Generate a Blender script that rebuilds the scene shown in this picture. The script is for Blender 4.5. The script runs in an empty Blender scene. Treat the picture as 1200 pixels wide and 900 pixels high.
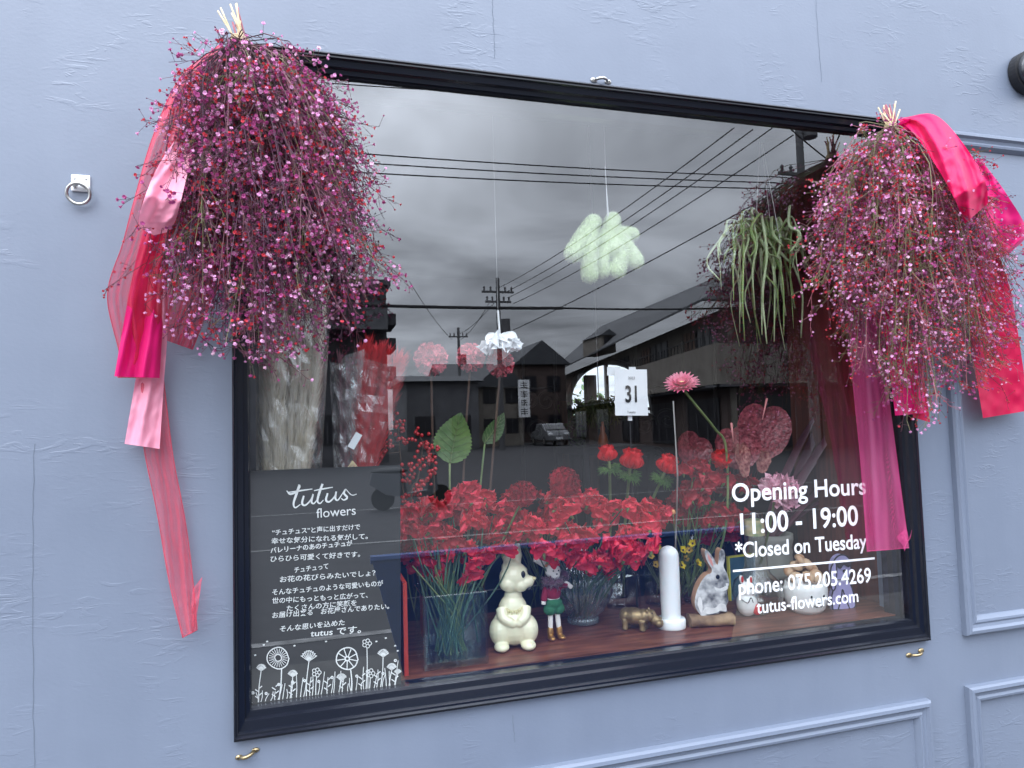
import bpy, math, random
from mathutils import Vector, Matrix, noise as mnoise
R_ = random.Random(7)
rad = math.radians
C = bpy.context.scene.collection
scn = bpy.context.scene

# ------------------------------------------------------------------ camera
F_PX = 800.0                      # focal length in pixels of a 1200 x 900 frame
YAW, PITCH, ROLL = 0.28170041, 0.05803742, -0.02908118
CAM = Vector((0.13934947, -1.29650652, 1.44714554))
_cy, _sy, _cp, _sp = math.cos(YAW), math.sin(YAW), math.cos(PITCH), math.sin(PITCH)
FWD = Vector((_sy*_cp, _cy*_cp, _sp))
_r = Vector((_cy, -_sy, 0)); _u = _r.cross(FWD)
RIGHT = math.cos(ROLL)*_r + math.sin(ROLL)*_u
UP = -math.sin(ROLL)*_r + math.cos(ROLL)*_u
cd = bpy.data.cameras.new('camera'); cam = bpy.data.objects.new('camera', cd); C.objects.link(cam)
cd.sensor_width = 36; cd.lens = F_PX/1200*36; cd.clip_start = 0.02; cd.clip_end = 2000
m = Matrix.Identity(4)
for i in range(3):
    m[i][0] = RIGHT[i]; m[i][1] = UP[i]; m[i][2] = -FWD[i]; m[i][3] = CAM[i]
cam.matrix_world = m
scn.camera = cam
scn.view_settings.view_transform = 'Standard'; scn.view_settings.look = 'None'
scn.cycles.transparent_max_bounces = 64; scn.cycles.max_bounces = 12; scn.cycles.diffuse_bounces = 4
scn.view_settings.gamma = 1; scn.view_settings.exposure = 0.0

# ------------------------------------------------------------------ overcast sky + soft sun
SUN_EL, SUN_AZ = 52, -38          # degrees; the sun stands behind the photographer's left shoulder
w = bpy.data.worlds.new('World'); scn.world = w; w.use_nodes = True
nt = w.node_tree; N = nt.nodes; L = nt.links
for n in list(N): N.remove(n)
def nd(t, **k):
    n = N.new(t)
    for a, b in k.items(): setattr(n, a, b)
    return n
def wmath(op, a, b=None, clamp=False):
    n = nd('ShaderNodeMath', operation=op, use_clamp=clamp)
    for i, v in enumerate((a, b)):
        if v is None: continue
        if isinstance(v, (int, float)): n.inputs[i].default_value = v
        else: L.new(v, n.inputs[i])
    return n.outputs[0]
sky = nd('ShaderNodeTexSky', sky_type='NISHITA', sun_disc=False)
sky.sun_elevation = rad(SUN_EL); sky.sun_rotation = rad(180+SUN_AZ)
tc = nd('ShaderNodeTexCoord'); sep = nd('ShaderNodeSeparateXYZ'); L.new(tc.outputs['Generated'], sep.inputs[0])
elev = wmath('MAXIMUM', sep.outputs[2], 0.0)
den = wmath('ADD', elev, 0.14)
cmb = nd('ShaderNodeCombineXYZ')
L.new(wmath('DIVIDE', sep.outputs[0], den), cmb.inputs[0]); L.new(wmath('DIVIDE', sep.outputs[1], den), cmb.inputs[1])
nz = nd('ShaderNodeTexNoise'); nz.inputs['Scale'].default_value = 1.1; nz.inputs['Detail'].default_value = 5
nz.inputs['Roughness'].default_value = 0.55; nz.inputs['Distortion'].default_value = 0.5
L.new(cmb.outputs[0], nz.inputs['Vector'])
mr = nd('ShaderNodeMapRange'); mr.inputs['From Min'].default_value = 0.33; mr.inputs['From Max'].default_value = 0.68
mr.inputs['To Min'].default_value = 0.55; mr.inputs['To Max'].default_value = 1.5
L.new(nz.outputs[0], mr.inputs[0])
rp = nd('ShaderNodeValToRGB'); L.new(elev, rp.inputs[0])
def grey(v, b=1.0): return (v*0.90, v*0.98, v*1.12*b, 1)
rp.color_ramp.elements[0].position = 0.0; rp.color_ramp.elements[0].color = grey(0.26)
rp.color_ramp.elements[1].position = 1.0; rp.color_ramp.elements[1].color = grey(1.0)
for p, v in ((0.16, 0.34), (0.27, 0.44), (0.38, 0.57), (0.50, 0.85), (0.7, 1.05)):
    e = rp.color_ramp.elements.new(p); e.color = grey(v)
# a brighter patch of cloud towards -x
lf = nd('ShaderNodeMapRange'); L.new(sep.outputs[0], lf.inputs[0])
lf.inputs['From Min'].default_value = -0.1; lf.inputs['From Max'].default_value = 0.75
lf.inputs['To Min'].default_value = 1.22; lf.inputs['To Max'].default_value = 0.72
mul = wmath('MULTIPLY', mr.outputs[0], lf.outputs[0])
mul = wmath('MULTIPLY', mul, 50.0)
cm = nd('ShaderNodeVectorMath', operation='SCALE'); L.new(rp.outputs[0], cm.inputs[0]); L.new(mul, cm.inputs['Scale'])
mx = nd('ShaderNodeMix', data_type='RGBA'); mx.inputs[0].default_value = 0.9
L.new(sky.outputs[0], mx.inputs[6]); L.new(cm.outputs[0], mx.inputs[7])
bg = nd('ShaderNodeBackground'); bg.inputs[1].default_value = 0.1; L.new(mx.outputs[2], bg.inputs[0])
wo = nd('ShaderNodeOutputWorld'); L.new(bg.outputs[0], wo.inputs[0])
sl = bpy.data.lights.new('sun', 'SUN'); sl.energy = 0.9; sl.angle = rad(35); sl.color = (1, 0.97, 0.93)
so = bpy.data.objects.new('sun', sl); C.objects.link(so)
# light travels from the sun's place: behind the camera, left and above
sd = Vector((math.sin(rad(SUN_AZ))*math.cos(rad(SUN_EL)), -math.cos(rad(SUN_AZ))*math.cos(rad(SUN_EL)), math.sin(rad(SUN_EL))))
so.rotation_euler = sd.to_track_quat('Z', 'Y').to_euler(); so.location = (0, -6, 8)

# ------------------------------------------------------------------ geometry of the place
YG = 0.018                        # the plane of the glass (the wall face is y = 0, the shop is y > 0)
ZS = 0.967                        # top of the display shelf
def ray(px, py): return FWD + RIGHT*((px-600)/F_PX) - UP*((py-450)/F_PX)
def at(px, py, y):
    d = ray(px, py); return CAM + d*((y-CAM.y)/d.y)
def shelf(px, py, z=None):
    d = ray(px, py); return CAM + d*(((ZS if z is None else z)-CAM.z)/d.z)
def mm(p):                        # metres that one photo pixel covers at point p
    return (p-CAM).dot(FWD)/F_PX
def across(x, d, z): return Vector((x, 2*YG-d, z))       # a point of the street, d metres out from the glass
def street(px, py, d):
    p = at(px, py, d); return across(p.x, d, p.z)

# ------------------------------------------------------------------ object helpers
ORG = {}
def thing(name, label, cat, loc, group=None, kind=None):
    o = bpy.data.objects.new(name, None); C.objects.link(o); o.location = loc; o.empty_display_size = 0.05
    o['label'] = label; o['category'] = cat
    if group: o['group'] = group
    if kind: o['kind'] = kind
    ORG[o] = Vector(loc); return o
class MB:
    def __init__(s): s.v = []; s.f = []; s.m = []
    def add(s, vs, fs, mi=0):
        b = len(s.v); s.v += [Vector(v) for v in vs]; s.f += [tuple(i+b for i in f) for f in fs]
        s.m += [mi]*len(fs) if isinstance(mi, int) else list(mi)
        return s
    def merge(s, o, M=None, mi=None):
        b = len(s.v); s.v += [M @ v for v in o.v] if M else list(o.v); s.f += [tuple(i+b for i in f) for f in o.f]
        s.m += o.m if mi is None else [mi]*len(o.f); return s
    def box(s, a, b, mi=0):
        x0, y0, z0 = a; x1, y1, z1 = b
        return s.add([(x0,y0,z0),(x1,y0,z0),(x1,y1,z0),(x0,y1,z0),(x0,y0,z1),(x1,y0,z1),(x1,y1,z1),(x0,y1,z1)],
                     [(0,3,2,1),(4,5,6,7),(0,1,5,4),(1,2,6,5),(2,3,7,6),(3,0,4,7)], mi)
    def prism(s, poly, d, mi=0, mside=None):          # poly: 3-D points, d: offset vector
        n = len(poly); d = Vector(d); p = [Vector(q) for q in poly]
        fs = [tuple(range(n)), tuple(range(2*n-1, n-1, -1))] + [((i+1) % n, i, n+i, n+(i+1) % n) for i in range(n)]
        return s.add(p+[q+d for q in p], fs, [mi, mi]+[mi if mside is None else mside]*n)
    def tube(s, pts, r, n=6, mi=0, cap=True, flat=1.0):
        pts = [Vector(p) for p in pts]; k = len(pts)
        rs = r if isinstance(r, (list, tuple)) else [r]*k
        vs = []; t0 = (pts[1]-pts[0]).normalized()
        ref = Vector((0, 0, 1)) if abs(t0.z) < 0.9 else Vector((0, 1, 0))
        a = t0.cross(ref).normalized()
        for i, p in enumerate(pts):
            t = (pts[min(i+1, k-1)]-pts[max(i-1, 0)])
            if t.length < 1e-9: t = t0
            t.normalize(); a = a-t*a.dot(t)
            if a.length < 1e-6: a = t.orthogonal()
            a.normalize(); b = t.cross(a)
            for j in range(n):
                th = 2*math.pi*j/n; vs.append(p+(a*math.cos(th)+b*math.sin(th)*flat)*rs[i])
        fs = [(i*n+j, i*n+(j+1) % n, (i+1)*n+(j+1) % n, (i+1)*n+j) for i in range(k-1) for j in range(n)]
        if cap and n > 2: fs += [tuple(range(n-1, -1, -1)), tuple(range((k-1)*n, k*n))]
        return s.add(vs, fs, mi)
    def lathe(s, prof, c=(0, 0, 0), n=24, mi=0, rib=0, ribn=0):
        c = Vector(c); k = len(prof); vs = []
        for r, z in prof:
            for j in range(n):
                th = 2*math.pi*j/n; rr = r*(1+rib*math.cos(ribn*th)) if rib else r
                vs.append(c+Vector((rr*math.cos(th), rr*math.sin(th), z)))
        fs = [(i*n+j, i*n+(j+1) % n, (i+1)*n+(j+1) % n, (i+1)*n+j) for i in range(k-1) for j in range(n)]
        return s.add(vs, fs, mi)
    def grid(s, rows, mi=0):                           # rows of points -> a sheet
        k, n = len(rows), len(rows[0])
        return s.add([p for r in rows for p in r], [(i*n+j, i*n+j+1, (i+1)*n+j+1, (i+1)*n+j) for i in range(k-1) for j in range(n-1)], mi)
    def ball(s, c, r, n=8, k=5, mi=0, M=None):
        c = Vector(c); r = Vector((r, r, r)) if isinstance(r, (int, float)) else Vector(r); vs = []; fs = []
        top = Vector((0, 0, 1)); P = [top]+[Vector((math.sin(math.pi*i/k)*math.cos(2*math.pi*j/n), math.sin(math.pi*i/k)*math.sin(2*math.pi*j/n), math.cos(math.pi*i/k))) for i in range(1, k) for j in range(n)]+[-top]
        for q in P:
            q = Vector((q.x*r.x, q.y*r.y, q.z*r.z)); vs.append(c+(M @ q if M else q))
        for j in range(n): fs.append((0, 1+j, 1+(j+1) % n))
        for i in range(k-2):
            for j in range(n): fs.append((1+i*n+j, 1+(i+1)*n+j, 1+(i+1)*n+(j+1) % n, 1+i*n+(j+1) % n))
        e = len(P)-1
        for j in range(n): fs.append((e, 1+(k-2)*n+(j+1) % n, 1+(k-2)*n+j))
        return s.add(vs, fs, mi)
    def mesh(s, name, mats, smooth=False, org=None):
        me = bpy.data.meshes.new(name)
        me.from_pydata([v-org for v in s.v] if org else s.v, [], s.f)
        for mt in (mats if isinstance(mats, (list, tuple)) else [mats]): me.materials.append(mt)
        me.polygons.foreach_set('material_index', s.m)
        if smooth: me.polygons.foreach_set('use_smooth', [True]*len(s.f))
        me.update(); return me
    def part(s, name, mats, parent, smooth=False, label=None, kind=None):   # vertices in world space; parent is a thing or part
        org = ORG[parent]; o = bpy.data.objects.new(name, s.mesh(name, mats, smooth, org)); C.objects.link(o)
        o.parent = parent; ORG[o] = org
        if label: o['label'] = label
        if kind: o['kind'] = kind
        return o
    def solo(s, name, mats, label, cat, group=None, smooth=False, kind=None, org=None):   # a thing that is one mesh
        if org is None:
            n = len(s.v); org = sum(s.v, Vector())/n; org.z = min(v.z for v in s.v)
        org = Vector(org); o = bpy.data.objects.new(name, s.mesh(name, mats, smooth, org)); C.objects.link(o)
        o.location = org; ORG[o] = org; o['label'] = label; o['category'] = cat
        if group: o['group'] = group
        if kind: o['kind'] = kind
        return o
def put(name, me, parent, M):       # place shared mesh data; M in world space
    o = bpy.data.objects.new(name, me); C.objects.link(o); o.parent = parent
    o.matrix_local = Matrix.Translation(-ORG[parent]) @ M; ORG[o] = ORG[parent]; return o
def struct(name, mb, mats, smooth=False):
    o = bpy.data.objects.new(name, mb.mesh(name, mats, smooth)); C.objects.link(o); o['kind'] = 'structure'; ORG[o] = Vector(); return o
def modified(o, *mods):             # bake modifiers into the mesh
    for t, kw in mods:
        md = o.modifiers.new(t, t)
        for k, v in kw.items(): setattr(md, k, v)
    bpy.context.view_layer.update()
    dg = bpy.context.evaluated_depsgraph_get(); me = bpy.data.meshes.new_from_object(o.evaluated_get(dg))
    o.modifiers.clear(); o.data = me
    me.polygons.foreach_set('use_smooth', [True]*len(me.polygons)); return o
def basis(c, up, face=None, s=1.0):  # local z -> up, local -y -> face
    z = Vector(up).normalized(); f = Vector(face) if face is not None else Vector((0, -1, 0))
    y = -(f-z*f.dot(z))
    if y.length < 1e-5: y = z.orthogonal()
    y.normalize(); x = y.cross(z)
    M = Matrix.Identity(4)
    for i in range(3): M[i][0] = x[i]*s; M[i][1] = y[i]*s; M[i][2] = z[i]*s; M[i][3] = c[i]
    return M
def bez(p, n):                      # Catmull-Rom through points
    p = [Vector(q) for q in p]; q = [2*p[0]-p[1]]+p+[2*p[-1]-p[-2]]; out = []; k = len(p)-1
    for i in range(n+1):
        t = i/n*k; j = min(int(t), k-1); u = t-j; a, b, c, d = q[j:j+4]
        out.append(0.5*((2*b)+(c-a)*u+(2*a-5*b+4*c-d)*u*u+(3*b-a-3*c+d)*u**3))
    return out
def lerpl(v, n):
    k = len(v)-1; out = []
    for i in range(n+1):
        t = i/n*k; j = min(int(t), k-1); out.append(v[j]+(v[j+1]-v[j])*(t-j))
    return out

# ------------------------------------------------------------------ materials
def lin(h):
    h = h.lstrip('#'); o = []
    for i in (0, 2, 4):
        c = int(h[i:i+2], 16)/255; o.append(c/12.92 if c <= 0.04045 else ((c+0.055)/1.055)**2.4)
    return (*o, 1)
def newmat(name):
    mt = bpy.data.materials.new(name); mt.use_nodes = True; return mt, mt.node_tree.nodes, mt.node_tree.links, mt.node_tree.nodes['Principled BSDF']
def pbr(name, col, rough=0.6, metal=0, col2=None, scale=20, bump=0, bscale=None, stretch=(1, 1, 1), coat=0, spec=0.5, sub=0, trans=0, detail=5, mid=(0.35, 0.65), sheen=0):
    mt, n, l, b = newmat(name)
    c = lin(col) if isinstance(col, str) else (*col, 1)
    b.inputs['Base Color'].default_value = c; b.inputs['Roughness'].default_value = rough; b.inputs['Metallic'].default_value = metal
    b.inputs['Coat Weight'].default_value = coat; b.inputs['Specular IOR Level'].default_value = spec; b.inputs['Sheen Weight'].default_value = sheen
    if sub: b.inputs['Subsurface Weight'].default_value = sub; b.inputs['Subsurface Radius'].default_value = (0.01, 0.005, 0.005); b.inputs['Subsurface Scale'].default_value = 0.5
    if col2 or bump:
        tcn = n.new('ShaderNodeTexCoord'); mp = n.new('ShaderNodeMapping'); mp.inputs['Scale'].default_value = stretch
        l.new(tcn.outputs['Object'], mp.inputs[0])
        def ns(sc):
            t = n.new('ShaderNodeTexNoise'); t.inputs['Scale'].default_value = sc; t.inputs['Detail'].default_value = detail; l.new(mp.outputs[0], t.inputs['Vector']); return t.outputs[0]
        if col2:
            r = n.new('ShaderNodeValToRGB'); r.color_ramp.elements[0].color = c; r.color_ramp.elements[1].color = lin(col2) if isinstance(col2, str) else (*col2, 1)
            r.color_ramp.elements[0].position, r.color_ramp.elements[1].position = mid
            l.new(ns(scale), r.inputs[0]); l.new(r.outputs[0], b.inputs['Base Color'])
        if bump:
            bn = n.new('ShaderNodeBump'); bn.inputs['Strength'].default_value = bump; bn.inputs['Distance'].default_value = 0.004
            l.new(ns(bscale or scale), bn.inputs['Height']); l.new(bn.outputs[0], b.inputs['Normal'])
    if trans:                        # thin, light-passing petals and leaves
        o = n['Material Output']; tr = n.new('ShaderNodeBsdfTranslucent'); ms = n.new('ShaderNodeMixShader'); ms.inputs[0].default_value = trans
        if b.inputs['Base Color'].links: l.new(b.inputs['Base Color'].links[0].from_socket, tr.inputs[0])
        else: tr.inputs[0].default_value = c
        l.new(b.outputs[0], ms.inputs[1]); l.new(tr.outputs[0], ms.inputs[2]); l.new(ms.outputs[0], o.inputs[0])
    return mt
def glassy(name, r0, tint=(1, 1, 1), bump=0, bscale=20, rough=0.0, milk=0, milkcol=(0.9, 0.9, 0.9), stretch=(1, 1, 1), power=5):
    # thin clear sheet: what it does not mirror passes straight through; Schlick's mirror law, the same from both sides
    mt, n, l, b = newmat(name); o = n['Material Output']; n.remove(b)
    lw = n.new('ShaderNodeLayerWeight'); lw.inputs[0].default_value = 0.5
    pw = n.new('ShaderNodeMath'); pw.operation = 'POWER'; pw.inputs[1].default_value = power; l.new(lw.outputs['Facing'], pw.inputs[0])
    ma = n.new('ShaderNodeMath'); ma.operation = 'MULTIPLY_ADD'; ma.inputs[1].default_value = 1-r0; ma.inputs[2].default_value = r0; l.new(pw.outputs[0], ma.inputs[0])
    tr = n.new('ShaderNodeBsdfTransparent'); tr.inputs[0].default_value = (*tint, 1)
    gl = n.new('ShaderNodeBsdfGlossy'); gl.inputs['Roughness'].default_value = rough; gl.inputs[0].default_value = (1, 1, 1, 1)
    ms = n.new('ShaderNodeMixShader'); l.new(ma.outputs[0], ms.inputs[0]); l.new(tr.outputs[0], ms.inputs[1]); l.new(gl.outputs[0], ms.inputs[2])
    out = ms.outputs[0]
    if bump or milk:
        tcn = n.new('ShaderNodeTexCoord'); mp = n.new('ShaderNodeMapping'); mp.inputs['Scale'].default_value = stretch; l.new(tcn.outputs['Object'], mp.inputs[0])
        t = n.new('ShaderNodeTexNoise'); t.inputs['Scale'].default_value = bscale; t.inputs['Detail'].default_value = 3; t.inputs['Distortion'].default_value = 1.0; l.new(mp.outputs[0], t.inputs['Vector'])
        if bump:
            bn = n.new('ShaderNodeBump'); bn.inputs['Strength'].default_value = bump; bn.inputs['Distance'].default_value = 0.01; l.new(t.outputs[0], bn.inputs['Height']); l.new(bn.outputs[0], gl.inputs['Normal'])
        if milk:
            df = n.new('ShaderNodeBsdfDiffuse'); df.inputs[0].default_value = (*milkcol, 1)
            m2 = n.new('ShaderNodeMixShader'); r = n.new('ShaderNodeMapRange'); r.inputs[1].default_value = 0.45; r.inputs[2].default_value = 0.75; r.inputs[3].default_value = milk*0.25; r.inputs[4].default_value = milk
            l.new(t.outputs[0], r.inputs[0]); l.new(r.outputs[0], m2.inputs[0]); l.new(out, m2.inputs[1]); l.new(df.outputs[0], m2.inputs[2]); out = m2.outputs[0]
    l.new(out, o.inputs[0]); return mt
def tulle(name, col, cover=0.5):     # fine net: threads cover part of it, the rest is holes
    mt, n, l, b = newmat(name); o = n['Material Output']; c = lin(col)
    b.inputs['Base Color'].default_value = c; b.inputs['Roughness'].default_value = 0.5; b.inputs['Sheen Weight'].default_value = 0.3
    tl = n.new('ShaderNodeBsdfTranslucent'); tl.inputs[0].default_value = c
    m0 = n.new('ShaderNodeMixShader'); m0.inputs[0].default_value = 0.45; l.new(b.outputs[0], m0.inputs[1]); l.new(tl.outputs[0], m0.inputs[2])
    tcn = n.new('ShaderNodeTexCoord'); w1 = n.new('ShaderNodeTexWave'); w2 = n.new('ShaderNodeTexWave')
    w1.bands_direction = 'X'; w2.bands_direction = 'Z'
    for ww in (w1, w2): ww.inputs['Scale'].default_value = 260; ww.inputs['Distortion'].default_value = 1.5; l.new(tcn.outputs['Object'], ww.inputs['Vector'])
    mxx = n.new('ShaderNodeMath'); mxx.operation = 'MAXIMUM'; l.new(w1.outputs['Fac'], mxx.inputs[0]); l.new(w2.outputs['Fac'], mxx.inputs[1])
    r = n.new('ShaderNodeMapRange'); r.inputs[1].default_value = 0.2; r.inputs[2].default_value = 1.0; r.inputs[3].default_value = cover*0.6; r.inputs[4].default_value = min(1, cover*1.25); l.new(mxx.outputs[0], r.inputs[0])
    lw = n.new('ShaderNodeLayerWeight'); lw.inputs[0].default_value = 0.35
    ad = n.new('ShaderNodeMath'); ad.operation = 'MULTIPLY_ADD'; ad.use_clamp = True; ad.inputs[1].default_value = 0.6; l.new(lw.outputs['Facing'], ad.inputs[0]); l.new(r.outputs[0], ad.inputs[2])
    tp = n.new('ShaderNodeBsdfTransparent'); ms = n.new('ShaderNodeMixShader'); l.new(ad.outputs[0], ms.inputs[0]); l.new(tp.outputs[0], ms.inputs[1]); l.new(m0.outputs[0], ms.inputs[2]); l.new(ms.outputs[0], o.inputs[0])
    return mt
def wall_mat():
    mt, n, l, b = newmat('blue_plaster')
    b.inputs['Roughness'].default_value = 0.42; b.inputs['Specular IOR Level'].default_value = 0.8
    tcn = n.new('ShaderNodeTexCoord')
    def ns(sc, st=(1, 1, 1), det=6, dist=0.0, ro=0.55):
        mp = n.new('ShaderNodeMapping'); mp.inputs['Scale'].default_value = st; l.new(tcn.outputs['Object'], mp.inputs[0])
        t = n.new('ShaderNodeTexNoise'); t.inputs['Scale'].default_value = sc; t.inputs['Detail'].default_value = det; t.inputs['Distortion'].default_value = dist; t.inputs['Roughness'].default_value = ro
        l.new(mp.outputs[0], t.inputs['Vector']); return t.outputs[0]
    def mr_(s, a, bb, c=0, d=1):
        r = n.new('ShaderNodeMapRange'); r.inputs[1].default_value = a; r.inputs[2].default_value = bb; r.inputs[3].default_value = c; r.inputs[4].default_value = d; l.new(s, r.inputs[0]); return r.outputs[0]
    def mt_(op, a, bb):
        q = n.new('ShaderNodeMath'); q.operation = op
        for i, v in enumerate((a, bb)):
            if isinstance(v, (int, float)): q.inputs[i].default_value = v
            else: l.new(v, q.inputs[i])
        return q.outputs[0]
    mask = mr_(ns(3.4, (1, 1, 1.5), 5, 0.8), 0.50, 0.68)
    ridge = mr_(ns(30, (0.55, 1, 2.1), 4, 1.5), 0.52, 0.60)          # trowel ridges, mostly level
    fine = ns(150, (0.8, 1, 1.2), 3)
    big = ns(5, (1, 1, 1), 2)
    h = mt_('ADD', mt_('MULTIPLY', mt_('MULTIPLY', mask, ridge), 0.28), mt_('ADD', mt_('MULTIPLY', fine, 0.10), mt_('MULTIPLY', big, 0.9)))
    bn = n.new('ShaderNodeBump'); bn.inputs['Strength'].default_value = 0.55; bn.inputs['Distance'].default_value = 0.0035
    l.new(h, bn.inputs['Height']); l.new(bn.outputs[0], b.inputs['Normal'])
    rpn = n.new('ShaderNodeValToRGB'); rpn.color_ramp.elements[0].color = WALL_A; rpn.color_ramp.elements[1].color = WALL_B
    rpn.color_ramp.elements[0].position = 0.3; rpn.color_ramp.elements[1].position = 0.7
    l.new(mt_('ADD', mt_('MULTIPLY', ns(2.2, (1, 1, 1), 8, 0.3, 0.65), .72), mt_('MULTIPLY', ns(9, (1.6, 1, .16), 4, 0.2), .28)), rpn.inputs[0]); l.new(rpn.outputs[0], b.inputs['Base Color'])
    return mt
WALL_A = (0.154, 0.182, 0.240, 1); WALL_B = (0.188, 0.220, 0.284, 1)
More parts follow.
